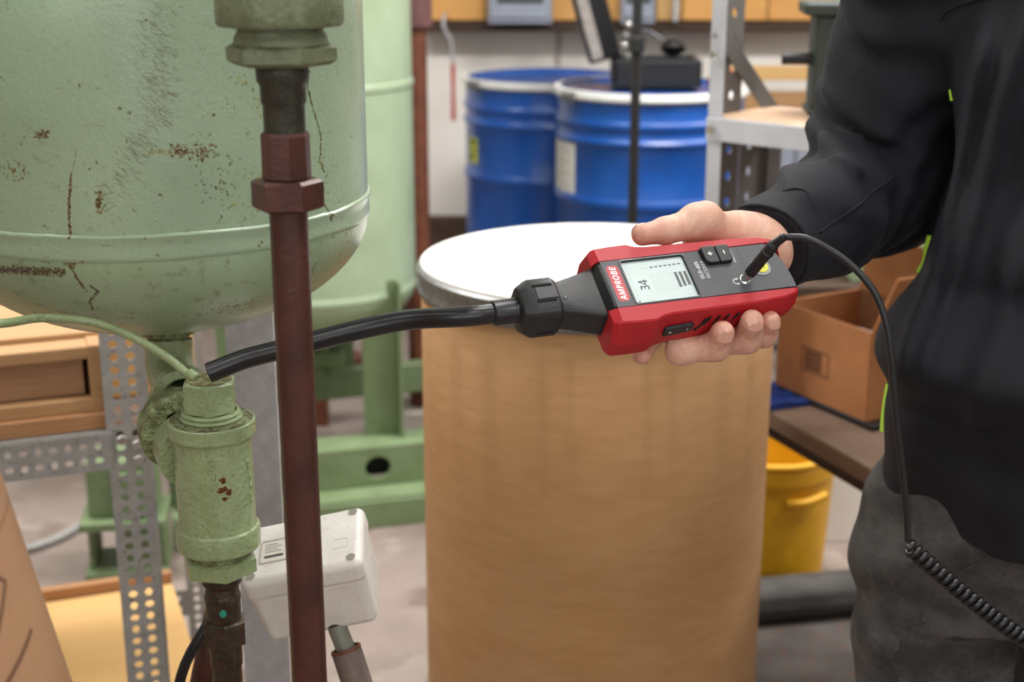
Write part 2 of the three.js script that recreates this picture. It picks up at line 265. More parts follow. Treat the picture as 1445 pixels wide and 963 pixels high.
// ---------------------------------------------------------------- the front pressure tank
const TANK = { x: -0.373, z: -1.478, R: 0.22 };
function scratch(x, pts, w, color, r, gap = 0) {   // an uneven scratched line through points in canvas pixels
  for (let i = 0; i < pts.length - 1; i++) {
    const [x0, y0] = pts[i], [x1, y1] = pts[i + 1], n = Math.ceil(Math.hypot(x1 - x0, y1 - y0) / 3);
    for (let k = 0; k < n; k++) {
      if (r() < gap) continue; const t = k / n, u = (k + 1.3) / n;
      x.strokeStyle = color; x.globalAlpha = 0.45 + 0.55 * r(); x.lineWidth = w * (0.5 + 0.8 * r()); x.beginPath(); x.moveTo(x0 + (x1 - x0) * t + (r() - 0.5) * w, y0 + (y1 - y0) * t); x.lineTo(x0 + (x1 - x0) * u + (r() - 0.5) * w, y0 + (y1 - y0) * u); x.stroke();
    }
  }
  x.globalAlpha = 1;
}
function rust(x, cx, cy, rx, ry, n, r, colors = ['#5a4424', '#6b5630', '#3e3018']) {
  for (let i = 0; i < n; i++) { const a = r() * 6.283, d = Math.pow(r(), 0.8); x.globalAlpha = 0.35 + 0.6 * r(); x.fillStyle = colors[Math.floor(r() * colors.length)]; x.beginPath(); x.ellipse(cx + Math.cos(a) * d * rx, cy + Math.sin(a) * d * ry, 0.8 + r() * 2.2, 0.6 + r() * 1.5, r() * 3, 0, 6.3); x.fill(); }
  x.globalAlpha = 1;
}
function strokes(x, cx, cy, w, h, n, r, color, ang, len) {  // a field of short scuffs
  x.strokeStyle = color; for (let i = 0; i < n; i++) { const px = cx + (r() + r() - 1) * w, py = cy + (r() - 0.5) * h, a = ang + (r() - 0.5) * 0.9, l = len * (0.4 + r()); x.globalAlpha = 0.12 + 0.34 * r(); x.lineWidth = 0.6 + 0.9 * r(); x.beginPath(); x.moveTo(px, py); x.lineTo(px + Math.cos(a) * l, py + Math.sin(a) * l); x.stroke(); } x.globalAlpha = 1;
}
{
  const W = 2048, around = 2 * Math.PI * TANK.R, S = W / around, tall = 0.6, H = Math.round(tall * S);
  const P = (arc, y) => [(arc / around + 0.5) * W, H - (y - 1.2) * S];
  const shellMap = canvasTexture(W, H, (x) => {
    speckle(x, W, H, 0x9db397, 0x91a78a, [14, 9], 3, 1.5, (c, u, v) => { const f = fbm(u, v, 160, 110, 3, 91); return f > 0.68 ? mix(c, [104, 112, 84], (f - 0.68) * 1.6) : c; });
    const r = rng(5);
    [[0.067, 1.47, 26, 40], [0.064, 1.44, 26, 70], [0.057, 1.41, 28, 110], [0.06, 1.385, 26, 110], [0.057, 1.36, 28, 150], [0.061, 1.345, 26, 120], [0.046, 1.325, 20, 70], [0.038, 1.312, 20, 80], [0.028, 1.298, 17, 70], [0.016, 1.284, 18, 40]].forEach(([a, y, w, n]) => { const [px, py] = P(a, y); strokes(x, px, py, w, 46, Math.round(n * 0.75), r, '#5a5540', 0.65, 9); });
    { const [px, py] = P(0.002, 1.262); strokes(x, px, py, 13, 44, 26, r, '#5a4a22', -0.5, 13); rust(x, px, py, 8, 16, 30, r); }
    scratch(x, [P(-0.014, 1.312), P(-0.017, 1.3), P(-0.021, 1.288)], 1.6, '#6f7a58', r, 0.3);
    scratch(x, [P(-0.021, 1.288), P(-0.024, 1.272), P(-0.026, 1.259), P(-0.027, 1.245), P(-0.027, 1.233), P(-0.028, 1.229)], 3.2, '#4e2f14', r, 0.05);
    { const [px, py] = P(-0.046, 1.322); rust(x, px, py, 12, 7, 34, r); const [qx, qy] = P(0.074, 1.307); rust(x, qx, qy, 12, 10, 44, r); rust(x, qx + 26, qy + 4, 30, 12, 60, r); rust(x, qx - 26, qy + 2, 22, 5, 26, r, ['#8a8a52', '#7d7a48']); rust(x, qx + 55, qy + 46, 44, 40, 44, r, ['#55503a', '#6a6446']); const [sx, sy] = P(-0.08, 1.288); rust(x, sx, sy, 26, 16, 34, r, ['#7c7a46', '#6f5c30', '#574420']); }
    { const [px, py] = P(-0.1, 1.345); scratch(x, [[px, py], [px + 5, py + 18], [px + 3, py + 30]], 2, '#4d4a30', r, 0.1); }
    { const [px, py] = P(0.21, 1.37); rust(x, px, py, 7, 12, 26, r, ['#3b3a22', '#554f30']); }
    scratch(x, [P(0.21, 1.366), P(0.212, 1.35), P(0.216, 1.336), P(0.223, 1.32), P(0.227, 1.306), P(0.226, 1.29), P(0.224, 1.283), P(0.231, 1.271)], 3, '#4f4a2c', r, 0.1);
    scratch(x, [P(0.229, 1.256), P(0.225, 1.243), P(0.233, 1.234), P(0.24, 1.224)], 2.4, '#4a452a', r, 0.15);
    { const [px, py] = P(0.24, 1.226); rust(x, px, py, 6, 7, 22, r, ['#33301c', '#463c22']); }
    for (let i = 0; i < 260; i++) { const px = r() * W, py = r() * H; rust(x, px, py, 4, 4, 2, r, ['#5c5a40', '#4a3c22', '#6a6a4c']); }
    for (let i = 0; i < 26; i++) { const [px, py] = P(0.08 + r() * 0.26, 1.21 + r() * 0.16); rust(x, px, py, 18, 14, 12, r, ['#9aa268', '#8d935c', '#7c7a4c']); }
  });
  shellMap.wrapS = THREE.RepeatWrapping; shellMap.repeat.set(1 / around, 1 / tall); shellMap.offset.set(0.5, 0.015);   // v = 0 is y = 1.209
  const headTall = 0.2, HH = Math.round(headTall * S);
  const Q = (arc, down) => [(arc / around + 0.5) * W, down * S];
  const headMap = canvasTexture(W, HH, (x) => {
    speckle(x, W, HH, 0x9ab090, 0x8ba280, [14, 3], 6, 1.6, (c, u, v) => { const f = fbm(u, v, 170, 24, 4, 93); return f > 0.62 ? mix(c, [96, 92, 62], (f - 0.62) * 1.8) : c; });
    const r = rng(8);
    { const [px, py] = Q(-0.078, 0.016); for (let i = 0; i < 9; i++) rust(x, px - 60 + i * 14, py - i * 0.6, 12, 7, 40, r, ['#4a3620', '#5a4428', '#382c1c']); }
    scratch(x, [Q(-0.03, 0.006), Q(-0.027, 0.016), Q(-0.024, 0.024), Q(-0.02, 0.034)], 3.4, '#4a3a1e', r, 0.15);
    scratch(x, [Q(-0.016, 0.026), Q(-0.009, 0.033), Q(-0.015, 0.04), Q(-0.021, 0.048), Q(-0.022, 0.06)], 3.6, '#33291a', r, 0.05);
    { const [px, py] = Q(-0.03, 0.005); rust(x, px, py, 10, 6, 26, r); const [qx, qy] = Q(0.13, 0.07); rust(x, qx, qy, 80, 30, 60, r, ['#6b4a2a', '#57452a']); }
    for (let i = 0; i < 160; i++) rust(x, r() * W, r() * HH, 8, 3, 3, r, ['#5c5a40', '#4a3c22', '#8a7a5a']);
  });
  headMap.wrapS = THREE.RepeatWrapping; headMap.repeat.set(1 / around, 1 / headTall); headMap.offset.set(0.5, 1 - 0.185 / headTall);
  const shellMat = M.tankPaint.clone(); shellMat.map = shellMap; const headMat = M.tankPaint.clone(); headMat.map = headMap;
  const t = thing('pressure_tank', 'scratched pale green pressure tank with a weld band, hanging over the valve', 'tank', V(TANK.x, 0, TANK.z));
  const R = TANK.R;
  part(t, 'shell', lathe([[R, 1.209], [R, 1.4], [R, 1.6], [R, 1.8], [R, 2.0]], 128, 0), shellMat);
  const top = []; for (let i = 0; i <= 20; i++) { const a = (i / 20) * Math.PI / 2; top.push([R * Math.cos(a), 2.0 + R * 0.5 * Math.sin(a)]); }
  part(t, 'upper_head', lathe(top, 96, 0), M.greenPaint);
  const low = []; for (let i = 0; i <= 40; i++) { const a = -Math.PI / 2 + (i / 40) * Math.PI / 2; const c = Math.cos(a), s = Math.sin(a); low.push([R * Math.pow(Math.abs(c), 0.9), 1.209 - 0.117 * Math.pow(-s, 1.05)]); }
  const lowGeo = lathe(low, 128, 0);
  { // arc length measured from the rim, 0.185 m at the rim
    const p = lowGeo.attributes.position, uv = lowGeo.attributes.uv; let full = 0; for (let i = 1; i < low.length; i++) full += Math.hypot(low[i][0] - low[i - 1][0], low[i][1] - low[i - 1][1]);
    for (let i = 0; i < p.count; i++) uv.setY(i, uv.getY(i) - full + 0.185);
  }
  part(t, 'lower_head', lowGeo, headMat);
  // the weld band: a slightly proud, wavy strip between two beads
  const band = lathe([[R - 0.001, 1.2055], [R + 0.0012, 1.2075], [R + 0.0016, 1.211], [R + 0.001, 1.218], [R + 0.0012, 1.225], [R + 0.003, 1.2285], [R + 0.0022, 1.2305], [R - 0.001, 1.232]], 220, 0);
  { const p = band.attributes.position; for (let i = 0; i < p.count; i++) { const a = Math.atan2(p.getX(i), p.getZ(i)), d = 0.0013 * (fbm(a / 6.2832 + 0.5, 0.5, 40, 2, 3, 21) - 0.5) * 2, e = 0.0016 * (fbm(a / 6.2832 + 0.5, 0.1, 22, 2, 3, 23) - 0.5) * 2, k = p.getY(i) > 1.218 ? d : e; p.setY(i, p.getY(i) + k * 1.2); } band.computeVertexNormals(); const uv = band.attributes.uv; for (let i = 0; i < uv.count; i++) uv.setY(i, p.getY(i) - 1.209); }
  part(t, 'weld_band', band, shellMat);
  // outlet below the tank: stub, reducer, elbow
  part(t, 'outlet_pipe', lathe([[0.02, 1.035], [0.0225, 1.036], [0.0225, 1.075], [0.031, 1.079], [0.0315, 1.1], [0.026, 1.108]], 32), M.flakedPaint);
  part(t, 'elbow', merge(tube([V(0, 1.07, 0), V(0, 1.045, 0.004), V(0.008, 1.03, 0.022), V(0.02, 1.028, 0.05), V(0.034, 1.028, 0.086)], 0.0255, 30, 20), lathe([[0.024, 0], [0.0335, 0.002], [0.0335, 0.018], [0.024, 0.02]], 32).rotateX(Math.PI / 2).rotateY(0.376).translate(0.026, 1.028, 0.066)), M.valvePaint);
}

// ---------------------------------------------------------------- the valve under the tank
{
  const t = thing('check_valve', 'chunky pale green painted check valve with rust spots, touched by the black probe', 'valve', V(-0.283, 0, -1.26));
  const wob = (g, a, f, s) => { const q = mergeVertices(g.deleteAttribute('normal'), 1e-5), p = q.attributes.position; for (let i = 0; i < p.count; i++) { const x = p.getX(i), y = p.getY(i), z = p.getZ(i), n = (fbm(x * 3 + 0.5, y * 3 + z * 3 + 0.5, f, f, 3, s) - 0.5) * a, l = Math.hypot(x, z) || 1; p.setXYZ(i, x + n * x / l, y + n * 0.4, z + n * z / l); } return toCreasedNormals(q, 0.42); };
  part(t, 'body', wob(lathe([[0, 0.9265], [0.0388, 0.9265], [0.0398, 0.928], [0.0402, 0.944], [0.0394, 0.947], [0.0376, 0.949], [0.0366, 0.953], [0.0366, 0.97], [0.0369, 0.99], [0.0367, 1.005], [0.0364, 1.02], [0.0362, 1.0385], [0.0372, 1.04], [0.0398, 1.0405], [0.0406, 1.042], [0.0406, 1.0543], [0.0396, 1.0555], [0.031, 1.056], [0.0, 1.056]], 72), 0.0014, 22, 61), M.valvePaint);
  part(t, 'collar_grime', lathe([[0.028, 1.0558], [0.0305, 1.0565], [0.0372, 1.0566], [0.0385, 1.0558]], 64), std({ map: mottled(0x85906a, 0x4e4a30, 0.03, { seed: 73, contrast: 3, specks: 0.3, speck: 0x6a3a1c }), roughness: 0.85, bumpMap: BUMP.rough, bumpScale: 0.002 }), 'grimy ledge on top of the collar');
  // casting seam with drips, right flank
  const bumps = []; const rb = rng(9); for (let i = 0; i < 26; i++) { const y = 0.966 + rb() * 0.066, a = 0.16 + (rb() - 0.5) * 0.12; bumps.push(new THREE.SphereGeometry(0.0007 + rb() * 0.0013, 8, 6).scale(1, 0.8 + rb() * 1.6, 0.7).translate(Math.sin(a) * 0.0366, y, Math.cos(a) * 0.0366)); }
  part(t, 'casting_seam', boxUV(merge(...bumps)), M.valvePaint).userData.kind = 'stuff';
  const drips = []; const r = rng(3); for (let i = 0; i < 9; i++) { const a = 1.2 + r() * 0.12, y = 0.975 + r() * 0.055; drips.push(new THREE.SphereGeometry(0.0016 + r() * 0.0012, 8, 6).scale(0.8, 1.4, 0.8).translate(Math.sin(a) * 0.0368, y, Math.cos(a) * 0.0368)); }
  part(t, 'paint_drips', boxUV(merge(...drips)), M.valvePaint).userData.kind = 'stuff';
  const rs = std({ map: mottled(0x74461f, 0x4e2c14, 0.02, { seed: 71 }), roughness: 0.9, bumpMap: BUMP.rough, bumpScale: 0.002 });
  [[0.41, 1.006, 0.0030, 0.0026], [0.34, 0.996, 0.0032, 0.0024], [0.44, 0.9975, 0.0034, 0.0026], [0.55, 0.994, 0.0030, 0.0036], [0.43, 0.988, 0.0030, 0.0026]].forEach(([a, y, w, h], k) => { const g = new THREE.SphereGeometry(1, 28, 14), q = g.attributes.position; for (let i = 0; i < q.count; i++) { const f = 0.45 + 1.0 * vnoise(q.getX(i) * 2.2 + 20 + k * 7, q.getY(i) * 2.2 + 20, 999, 999, 31); q.setXY(i, q.getX(i) * f, q.getY(i) * f); } g.computeVertexNormals(); part(t, 'rust_blister', boxUV(g.scale(w, h, 0.0007).translate(0, 0, 0.0367)).rotateY(a).translate(0, y, 0), rs); });
  part(t, 'bonnet_ring', merge(lathe([[0.024, 1.062], [0.0285, 1.063], [0.0292, 1.0645], [0.0285, 1.066], [0.0258, 1.0668]], 48), lathe([[0.023, 1.066], [0.0268, 1.0672], [0.0275, 1.0688], [0.0265, 1.0705], [0.024, 1.071]], 48)).translate(0, -0.0065, 0), M.valvePaint);
  part(t, 'hex_cap', hexNut(0.0262, 0.0312, 0.12).translate(0, 1.063, 0), M.valvePaint);
  part(t, 'cap_rust', boxUV(lathe([[0.0, 0], [0.021, 0], [0.0205, 0.0012], [0.0, 0.0014]], 40)).translate(0, 1.0938, 0), std({ map: mottled(0x8a9468, 0x5e5234, 0.03, { seed: 72, contrast: 2.2 }), roughness: 0.85, bumpMap: BUMP.rough, bumpScale: 0.002 }), 'rusty top of the cap');
  part(t, 'neck', lathe([[0.028, 0.915], [0.0295, 0.916], [0.031, 0.919], [0.0295, 0.922], [0.0305, 0.925], [0.029, 0.928]], 40), M.flakedPaint);
  part(t, 'hex_bushing', hexNut(0.0368, 0.0195, 0.35).translate(0, 0.8985, 0), M.valvePaint);
  // side inlet towards the tank, with its thick flaking union
  const dir = V(-0.09, 0, -0.218).normalize(), from = V(-0.028, 1.012, -0.022);
  const side = (pts, y) => lathe(pts, 40).rotateX(-Math.PI / 2).rotateY(Math.atan2(-dir.x, -dir.z)).translate(from.x, y, from.z);
  part(t, 'inlet_boss', side([[0.0, -0.01], [0.031, -0.01], [0.031, 0.03], [0.028, 0.034], [0.022, 0.036]], 1.012), M.valvePaint);
  part(t, 'union_nut', wob(side([[0.024, 0.034], [0.0375, 0.036], [0.0405, 0.04], [0.0405, 0.064], [0.038, 0.069], [0.026, 0.071]], 1.02), 0.008, 40, 63), M.flakedPaint, 'cracked, flaking green union nut');
  part(t, 'inlet_pipe', side([[0.0225, 0.06], [0.0225, 0.13]], 1.02), M.valvePaint);
  // brown brass fittings below
  part(t, 'brass_adapter', lathe([[0, 0.845], [0.0168, 0.845], [0.0172, 0.868], [0.0178, 0.8695], [0.0176, 0.874], [0.0165, 0.876], [0.0165, 0.884], [0.0192, 0.8875], [0.0192, 0.899], [0, 0.9]], 36), M.brass);
  part(t, 'brass_nut', hexNut(0.0226, 0.0265, 0.2).translate(0, 0.8215, 0), M.brass);
  part(t, 'brass_pipe', lathe([[0.0, 0.0], [0.0145, 0.0], [0.0145, 0.796], [0.0158, 0.798], [0.016, 0.822], [0, 0.822]], 32), M.brass);
  part(t, 'verdigris_spot', boxUV(new THREE.SphereGeometry(1, 12, 8)).scale(0.0036, 0.0042, 0.0008).translate(0, 0, 0.0176).rotateY(0.18).translate(0, 0.861, 0), std({ color: 0x2f8f7c, roughness: 0.9 }), 'turquoise corrosion spot');
}
// thin painted capillary line that curves into the cap
solo('capillary_line', 'thin green painted tube arching from beneath the tank to the valve cap', 'tube',
  merge(tube([V(-0.62, 1.17, -1.13), V(-0.52, 1.170, -1.17), V(-0.4516, 1.1639, -1.2041), V(-0.4306, 1.1553, -1.2535), V(-0.394, 1.1449, -1.278), V(-0.3554, 1.1301, -1.277), V(-0.3221, 1.1115, -1.271), V(-0.302, 1.0975, -1.264), V(-0.2945, 1.0955, -1.2605)], 0.0041, 120, 14), rod(V(-0.303, 1.099, -1.2645), V(-0.2945, 1.0945, -1.2605), 0.0056, 16)),
  M.valvePaint);

// ---------------------------------------------------------------- the near copper pipe
{
  const t = thing('copper_pipe', 'tall tarnished brown copper pipe with hex union and green elbow, standing closest to the lens', 'pipe', V(-0.168, 0, -1.05));
  part(t, 'pipe_run', lathe([[0, 0], [0.0145, 0], [0.0145, 1.3], [0, 1.3]], 40), M.copper);
  part(t, 'union_nut', hexNut(0.0272, 0.023, 0.55).translate(0, 1.2965, 0), M.copper);
  part(t, 'union_sleeve', lathe([[0.016, 1.319], [0.0184, 1.3205], [0.0182, 1.352], [0.0172, 1.3545], [0.0, 1.3545]], 8, 0.3).rotateY(0.3), M.copper);
  part(t, 'nipple', lathe([[0.0, 1.353], [0.0154, 1.353], [0.0154, 1.374], [0.0168, 1.3765], [0.0168, 1.388], [0.0192, 1.392], [0.0196, 1.401], [0.0184, 1.405], [0.0, 1.406]], 36), M.tarnish);
  part(t, 'hex_bushing', hexNut(0.0408, 0.0155, 0.5).translate(0, 1.4035, 0), M.olivePaint);
  part(t, 'bushing_neck', lathe([[0.0345, 1.4185], [0.0335, 1.424], [0.0312, 1.4275], [0.031, 1.432]], 40), M.olivePaint);
  part(t, 'elbow_socket', lathe([[0, 1.431], [0.0445, 1.4315], [0.0462, 1.434], [0.0462, 1.462], [0.0445, 1.466], [0.036, 1.47], [0.036, 1.53], [0.0, 1.53]], 48), M.olivePaint);
  part(t, 'elbow_arm', merge(tube([V(0, 1.5, 0), V(0, 1.54, -0.004), V(0.012, 1.575, -0.02), V(0.04, 1.59, -0.06), V(0.1, 1.592, -0.15)], 0.035, 30, 20), rod(V(0.08, 1.592, -0.12), V(0.4, 1.592, -0.6), 0.022)), M.olivePaint);
}

// ---------------------------------------------------------------- strut, junction box, conduit
{
  const t = thing('steel_strut', 'grey galvanised steel strut channel standing behind the copper pipe', 'post', V(-0.334, 0, -1.74));
  const s = new THREE.Shape(); s.moveTo(-0.03, -0.02); s.lineTo(0.03, -0.02); s.lineTo(0.03, 0.02); s.lineTo(0.012, 0.02); s.lineTo(0.012, 0.017); s.lineTo(0.027, 0.017); s.lineTo(0.027, -0.017); s.lineTo(-0.027, -0.017); s.lineTo(-0.027, 0.017); s.lineTo(-0.012, 0.017); s.lineTo(-0.012, 0.02); s.lineTo(-0.03, 0.02); s.closePath();
  part(t, 'channel', extrude(s, 1.3, 0.0).rotateX(-Math.PI / 2).rotateY(0.12), M.galvanised);
  part(t, 'foot_plate', box(0.12, 0.01, 0.12, 0, 0.005, 0), M.galvanised);
}
{
  const t = thing('junction_box', 'tilted white plastic junction box with a screwed lid, behind the copper pipe', 'junction box', V(-0.219, 0.849, -1.395));
  // local axes: x along the long side, y out of the lid, z towards the viewer's short side
  const n = V(-0.2, 0.93, 0.3).normalize(), a0 = V(0.95, 0.3, 0.03), a = a0.sub(n.clone().multiplyScalar(a0.dot(n))).normalize(), b = new THREE.Vector3().crossVectors(a, n);
  t.quaternion.setFromRotationMatrix(new THREE.Matrix4().makeBasis(a, n, b));
  const body = new RoundedBoxGeometry(0.128, 0.074, 0.09, 5, 0.011), p = body.attributes.position; for (let i = 0; i < p.count; i++) { const k = 1 - 0.06 * (0.037 - p.getY(i)) / 0.074; p.setX(i, p.getX(i) * k); p.setZ(i, p.getZ(i) * k); } body.computeVertexNormals();
  part(t, 'base', boxUV(body).translate(0, -0.037, 0), M.plasticWhite);
  part(t, 'lid', boxUV(new RoundedBoxGeometry(0.131, 0.03, 0.093, 5, 0.009)).translate(0, 0.006, 0), M.plasticWhite);
  const hole = std({ color: 0x8d877c, roughness: 0.8 });
  for (const [x, z] of [[-0.054, -0.036], [0.054, -0.036], [-0.054, 0.036], [0.054, 0.036]]) part(t, 'lid_screw', lathe([[0, 0], [0.0042, 0], [0.005, 0.0008], [0, 0.0012]], 16).translate(x, 0.0208, z), hole);
  part(t, 'label_frame', extrude((() => { const s = rrect(0.042, 0.036, 0.004); s.holes.push(rrect(0.038, 0.032, 0.003, THREE.Path)); return s; })(), 0.0012).rotateX(-Math.PI / 2).translate(-0.026, 0.0205, 0.002), std({ color: 0xb9b2a8, roughness: 0.6 }));
  part(t, 'moulded_mark', extrude((() => { const s = rrect(0.02, 0.016, 0.003); s.holes.push(rrect(0.015, 0.011, 0.002, THREE.Path)); return s; })(), 0.001).rotateX(-Math.PI / 2).translate(0.042, 0.0205, 0.01), M.plasticWhite);
  const sticker = canvasTexture(160, 130, (x) => { x.fillStyle = '#dcd6cc'; x.fillRect(0, 0, 160, 130); x.fillStyle = '#6a665f'; for (let i = 0; i < 4; i++) x.fillRect(14, 18 + i * 16, 60 + 18 * (i % 2), 5); x.fillStyle = '#3a3835'; x.fillRect(14, 92, 90, 16); });
  const sg = new THREE.PlaneGeometry(0.037, 0.031); part(t, 'rating_sticker', sg.rotateX(-Math.PI / 2).translate(-0.026, 0.0213, 0.002), std({ map: sticker, roughness: 0.6 }));

}
{
  const t = thing('conduit', 'grey brown conduit sleeve running down from the white junction box', 'conduit');
  part(t, 'gland', rod(V(-0.196, 0.795, -1.39), V(-0.19, 0.775, -1.383), 0.012), M.tarnish);
  part(t, 'inner_tube', rod(V(-0.19, 0.777, -1.383), V(-0.172, 0.735, -1.368), 0.0105), std({ color: 0x77786c, roughness: 0.5 }));
  part(t, 'sleeve', tube([V(-0.179, 0.752, -1.373), V(-0.162, 0.7, -1.36), V(-0.145, 0.62, -1.36), V(-0.13, 0.4, -1.4), V(-0.13, 0.0, -1.42)], 0.0165, 50, 18), std({ map: mottled(0x776860, 0x5f524c, 0.1, { seed: 81 }), roughness: 0.55 }));
  part(t, 'sleeve_rim', new THREE.TorusGeometry(0.0148, 0.0022, 8, 28).applyQuaternion(new THREE.Quaternion().setFromUnitVectors(V(0, 0, 1), V(-0.17, 0.52, -0.13).normalize())).translate(-0.179, 0.752, -1.373), M.brownPipe);
}
solo('black_cable', 'black cable curving past the brass pipe under the valve', 'cable', tube([V(-0.29, 0.84, -1.42), V(-0.322, 0.79, -1.37), V(-0.352, 0.735, -1.35), V(-0.37, 0.6, -1.36), V(-0.37, 0.004, -1.4)], 0.0058, 60, 12), M.rubber);
solo('copper_branch', 'red brown copper tube slanting beside the black cable under the valve', 'pipe', tube([V(-0.322, 0.815, -1.45), V(-0.325, 0.785, -1.43), V(-0.335, 0.735, -1.4), V(-0.36, 0.6, -1.4), V(-0.36, 0.01, -1.44)], 0.0125, 60, 16), M.copper);

// ---------------------------------------------------------------- the hand-held leak detector
// its own axes: l along the body from nose to tail, n out of the display, w towards the viewer's side
const DEV = { o: V(0.0881, 1.1841, -1.2621), l: V(0.9406, 0.0246, -0.3386).normalize(), w: null, n: null };
{ const w0 = V(0.281, -0.6162, 0.7358); DEV.w = w0.sub(DEV.l.clone().multiplyScalar(w0.dot(DEV.l))).normalize(); DEV.n = new THREE.Vector3().crossVectors(DEV.w, DEV.l); }
const DEV_FRAME = new THREE.Matrix4().makeBasis(DEV.l, DEV.n, DEV.w).setPosition(DEV.o);      // local (l, n, w)
const D = (l, w, n) => V(l, n, w);                                                             // written as in the notes: l, w, n
const world = (l, w, n) => D(l, w, n).applyMatrix4(DEV_FRAME);
{
  const t = thing('leak_detector', 'red and black handheld leak detector with a lit display and long black probe', 'detector');
  t.applyMatrix4(DEV_FRAME);
  // red shell: half sections lofted along the body
  const ring = (l, wi, wt, ws, wb, top, mid, bot) => {
    const half = [[wi, -0.0125], [wi, top], [wt - 0.0015, top - 0.0008], [wt, top - 0.0022], [ws, mid], [ws - 0.0006, mid - 0.006], [wb, bot + 0.004], [wb - 0.004, bot]];
    return [...half.map(([w, n]) => D(l, w, n)), ...half.slice().reverse().map(([w, n]) => D(l, -w, n))];
  };
  const R = [
    ring(-0.0072, 0.0262, 0.0405, 0.0462, 0.044, -0.0035, -0.024, -0.0455),
    ring(-0.0035, 0.0272, 0.0432, 0.0492, 0.0468, -0.0002, -0.025, -0.049), ring(0.0, 0.0275, 0.0436, 0.0497, 0.0472, 0.0015, -0.026, -0.05),
    ring(0.016, 0.0275, 0.0448, 0.0502, 0.0475, 0.0015, -0.026, -0.05), ring(0.0335, 0.0275, 0.0452, 0.0502, 0.0468, 0.0015, -0.026, -0.05),
    ring(0.041, 0.0275, 0.0418, 0.0462, 0.043, 0.0015, -0.023, -0.049), ring(0.051, 0.0275, 0.0402, 0.0434, 0.041, 0.0015, -0.02, -0.047), ring(0.09, 0.0278, 0.0398, 0.043, 0.04, 0.0015, -0.02, -0.0465),
    ring(0.14, 0.0282, 0.0392, 0.042, 0.039, 0.0015, -0.02, -0.046), ring(0.17, 0.0285, 0.037, 0.0405, 0.037, 0.0015, -0.019, -0.044), ring(0.182, 0.0285, 0.0335, 0.038, 0.034, 0.0013, -0.017, -0.039),
    ring(0.186, 0.028, 0.0315, 0.0352, 0.031, -0.0002, -0.015, -0.033), ring(0.1885, 0.026, 0.029, 0.031, 0.027, -0.004, -0.014, -0.025),
  ];
  part(t, 'shell', loft(R, 0.32), M.shellRed);
  // grey face with a window for the display
  const FL = 0.1835, face = new THREE.Shape(); face.moveTo(0.0, -0.0268); face.lineTo(0.172, -0.0272); face.bezierCurveTo(0.181, -0.02, 0.1865, 0.005, 0.1845, 0.0268); face.lineTo(0.0, 0.0268); face.closePath();
  const win = rrect(0.066, 0.051, 0.003, THREE.Path, 0.052, 0); face.holes.push(win);
  const FW = 570, FH = 1870, sx = FW / 0.057, sy = FH / 0.187;
  const X = (w) => (0.0285 - w) * sx, Y = (l) => (l + 0.001) * sy;       // reading frame: x runs to -w, y runs along l
  const faceMap = canvasTexture(FW, FH, (x) => {
    speckle(x, FW, FH, 0x4a4a4f, 0x434348, [60, 190], 5, 1.2);
    x.fillStyle = '#35353a'; x.fillRect(0, 0, FW, Y(0.0013));
    // red name plate
    x.fillStyle = '#b94046'; x.beginPath(); x.roundRect(X(0.0205), Y(0.0036), 0.0415 * sx, 0.0122 * sy, 0.004 * sx); x.fill();
    x.fillStyle = '#f4eceb'; x.textAlign = 'center'; x.textBaseline = 'middle'; x.font = 'bold 86px sans-serif'; x.save(); x.translate(X(-0.0003), Y(0.0099)); x.scale(0.95, 1.0); x.transform(1, 0, -0.16, 1, 0, 0); x.fillText('AMPROBE', 0, 0); x.restore();
    // thin lines of the face plate
    x.fillStyle = '#2c2c30'; x.fillRect(0, Y(0.1412), FW, 8); x.fillStyle = '#3b3b40'; x.fillRect(0, Y(0.0892), FW, 4);
    x.fillStyle = '#c9c9cc'; x.textAlign = 'left'; x.font = 'bold 54px sans-serif'; x.fillText('ULD-405', X(0.0062), Y(0.0945)); x.font = '50px sans-serif'; x.fillText('RECEIVER', X(0.0062), Y(0.1008));
    x.fillStyle = '#d9d9db'; x.font = '30px sans-serif'; x.fillText('SENSITIVITY', X(-0.0088), Y(0.1345));
    // headphone sign
    x.strokeStyle = '#dededf'; x.lineWidth = 7; x.beginPath(); x.arc(X(0.0135), Y(0.1262), 30, Math.PI * 0.95, Math.PI * 2.05); x.stroke(); x.fillStyle = '#dededf'; x.fillRect(X(0.0135) - 36, Y(0.1262), 13, 26); x.fillRect(X(0.0135) + 23, Y(0.1262), 13, 26);
  });
  const fg = new THREE.ExtrudeGeometry(face, { depth: 0.003, bevelEnabled: false, curveSegments: 16 }); // shape plane (l, w) -> local (l, n, w)
  { const p = fg.attributes.position, uv = fg.attributes.uv; for (let i = 0; i < p.count; i++) { const l = p.getX(i), w = p.getY(i), d = p.getZ(i); p.setXYZ(i, l, 0.0014 - d, w); uv.setXY(i, (0.0285 - w) / 0.057, 1 - (l + 0.001) / 0.187); } fg.computeVertexNormals(); }
  part(t, 'face_plate', fg, std({ map: faceMap, roughness: 0.5 }));
  // black bezel and the display
  part(t, 'bezel', (() => { const s = rrect(0.068, 0.0525, 0.0035); s.holes.push(rrect(0.0638, 0.049, 0.0025, THREE.Path)); return extrude(s, 0.0038, 0.0005); })().rotateX(-Math.PI / 2).translate(0.052, -0.0020, 0), M.blackGloss);
  const LW = 640, LH = 840, lx = (w) => (0.025 - w) / 0.05 * LW, ly = (l) => (l - 0.0195) / 0.0655 * LH;
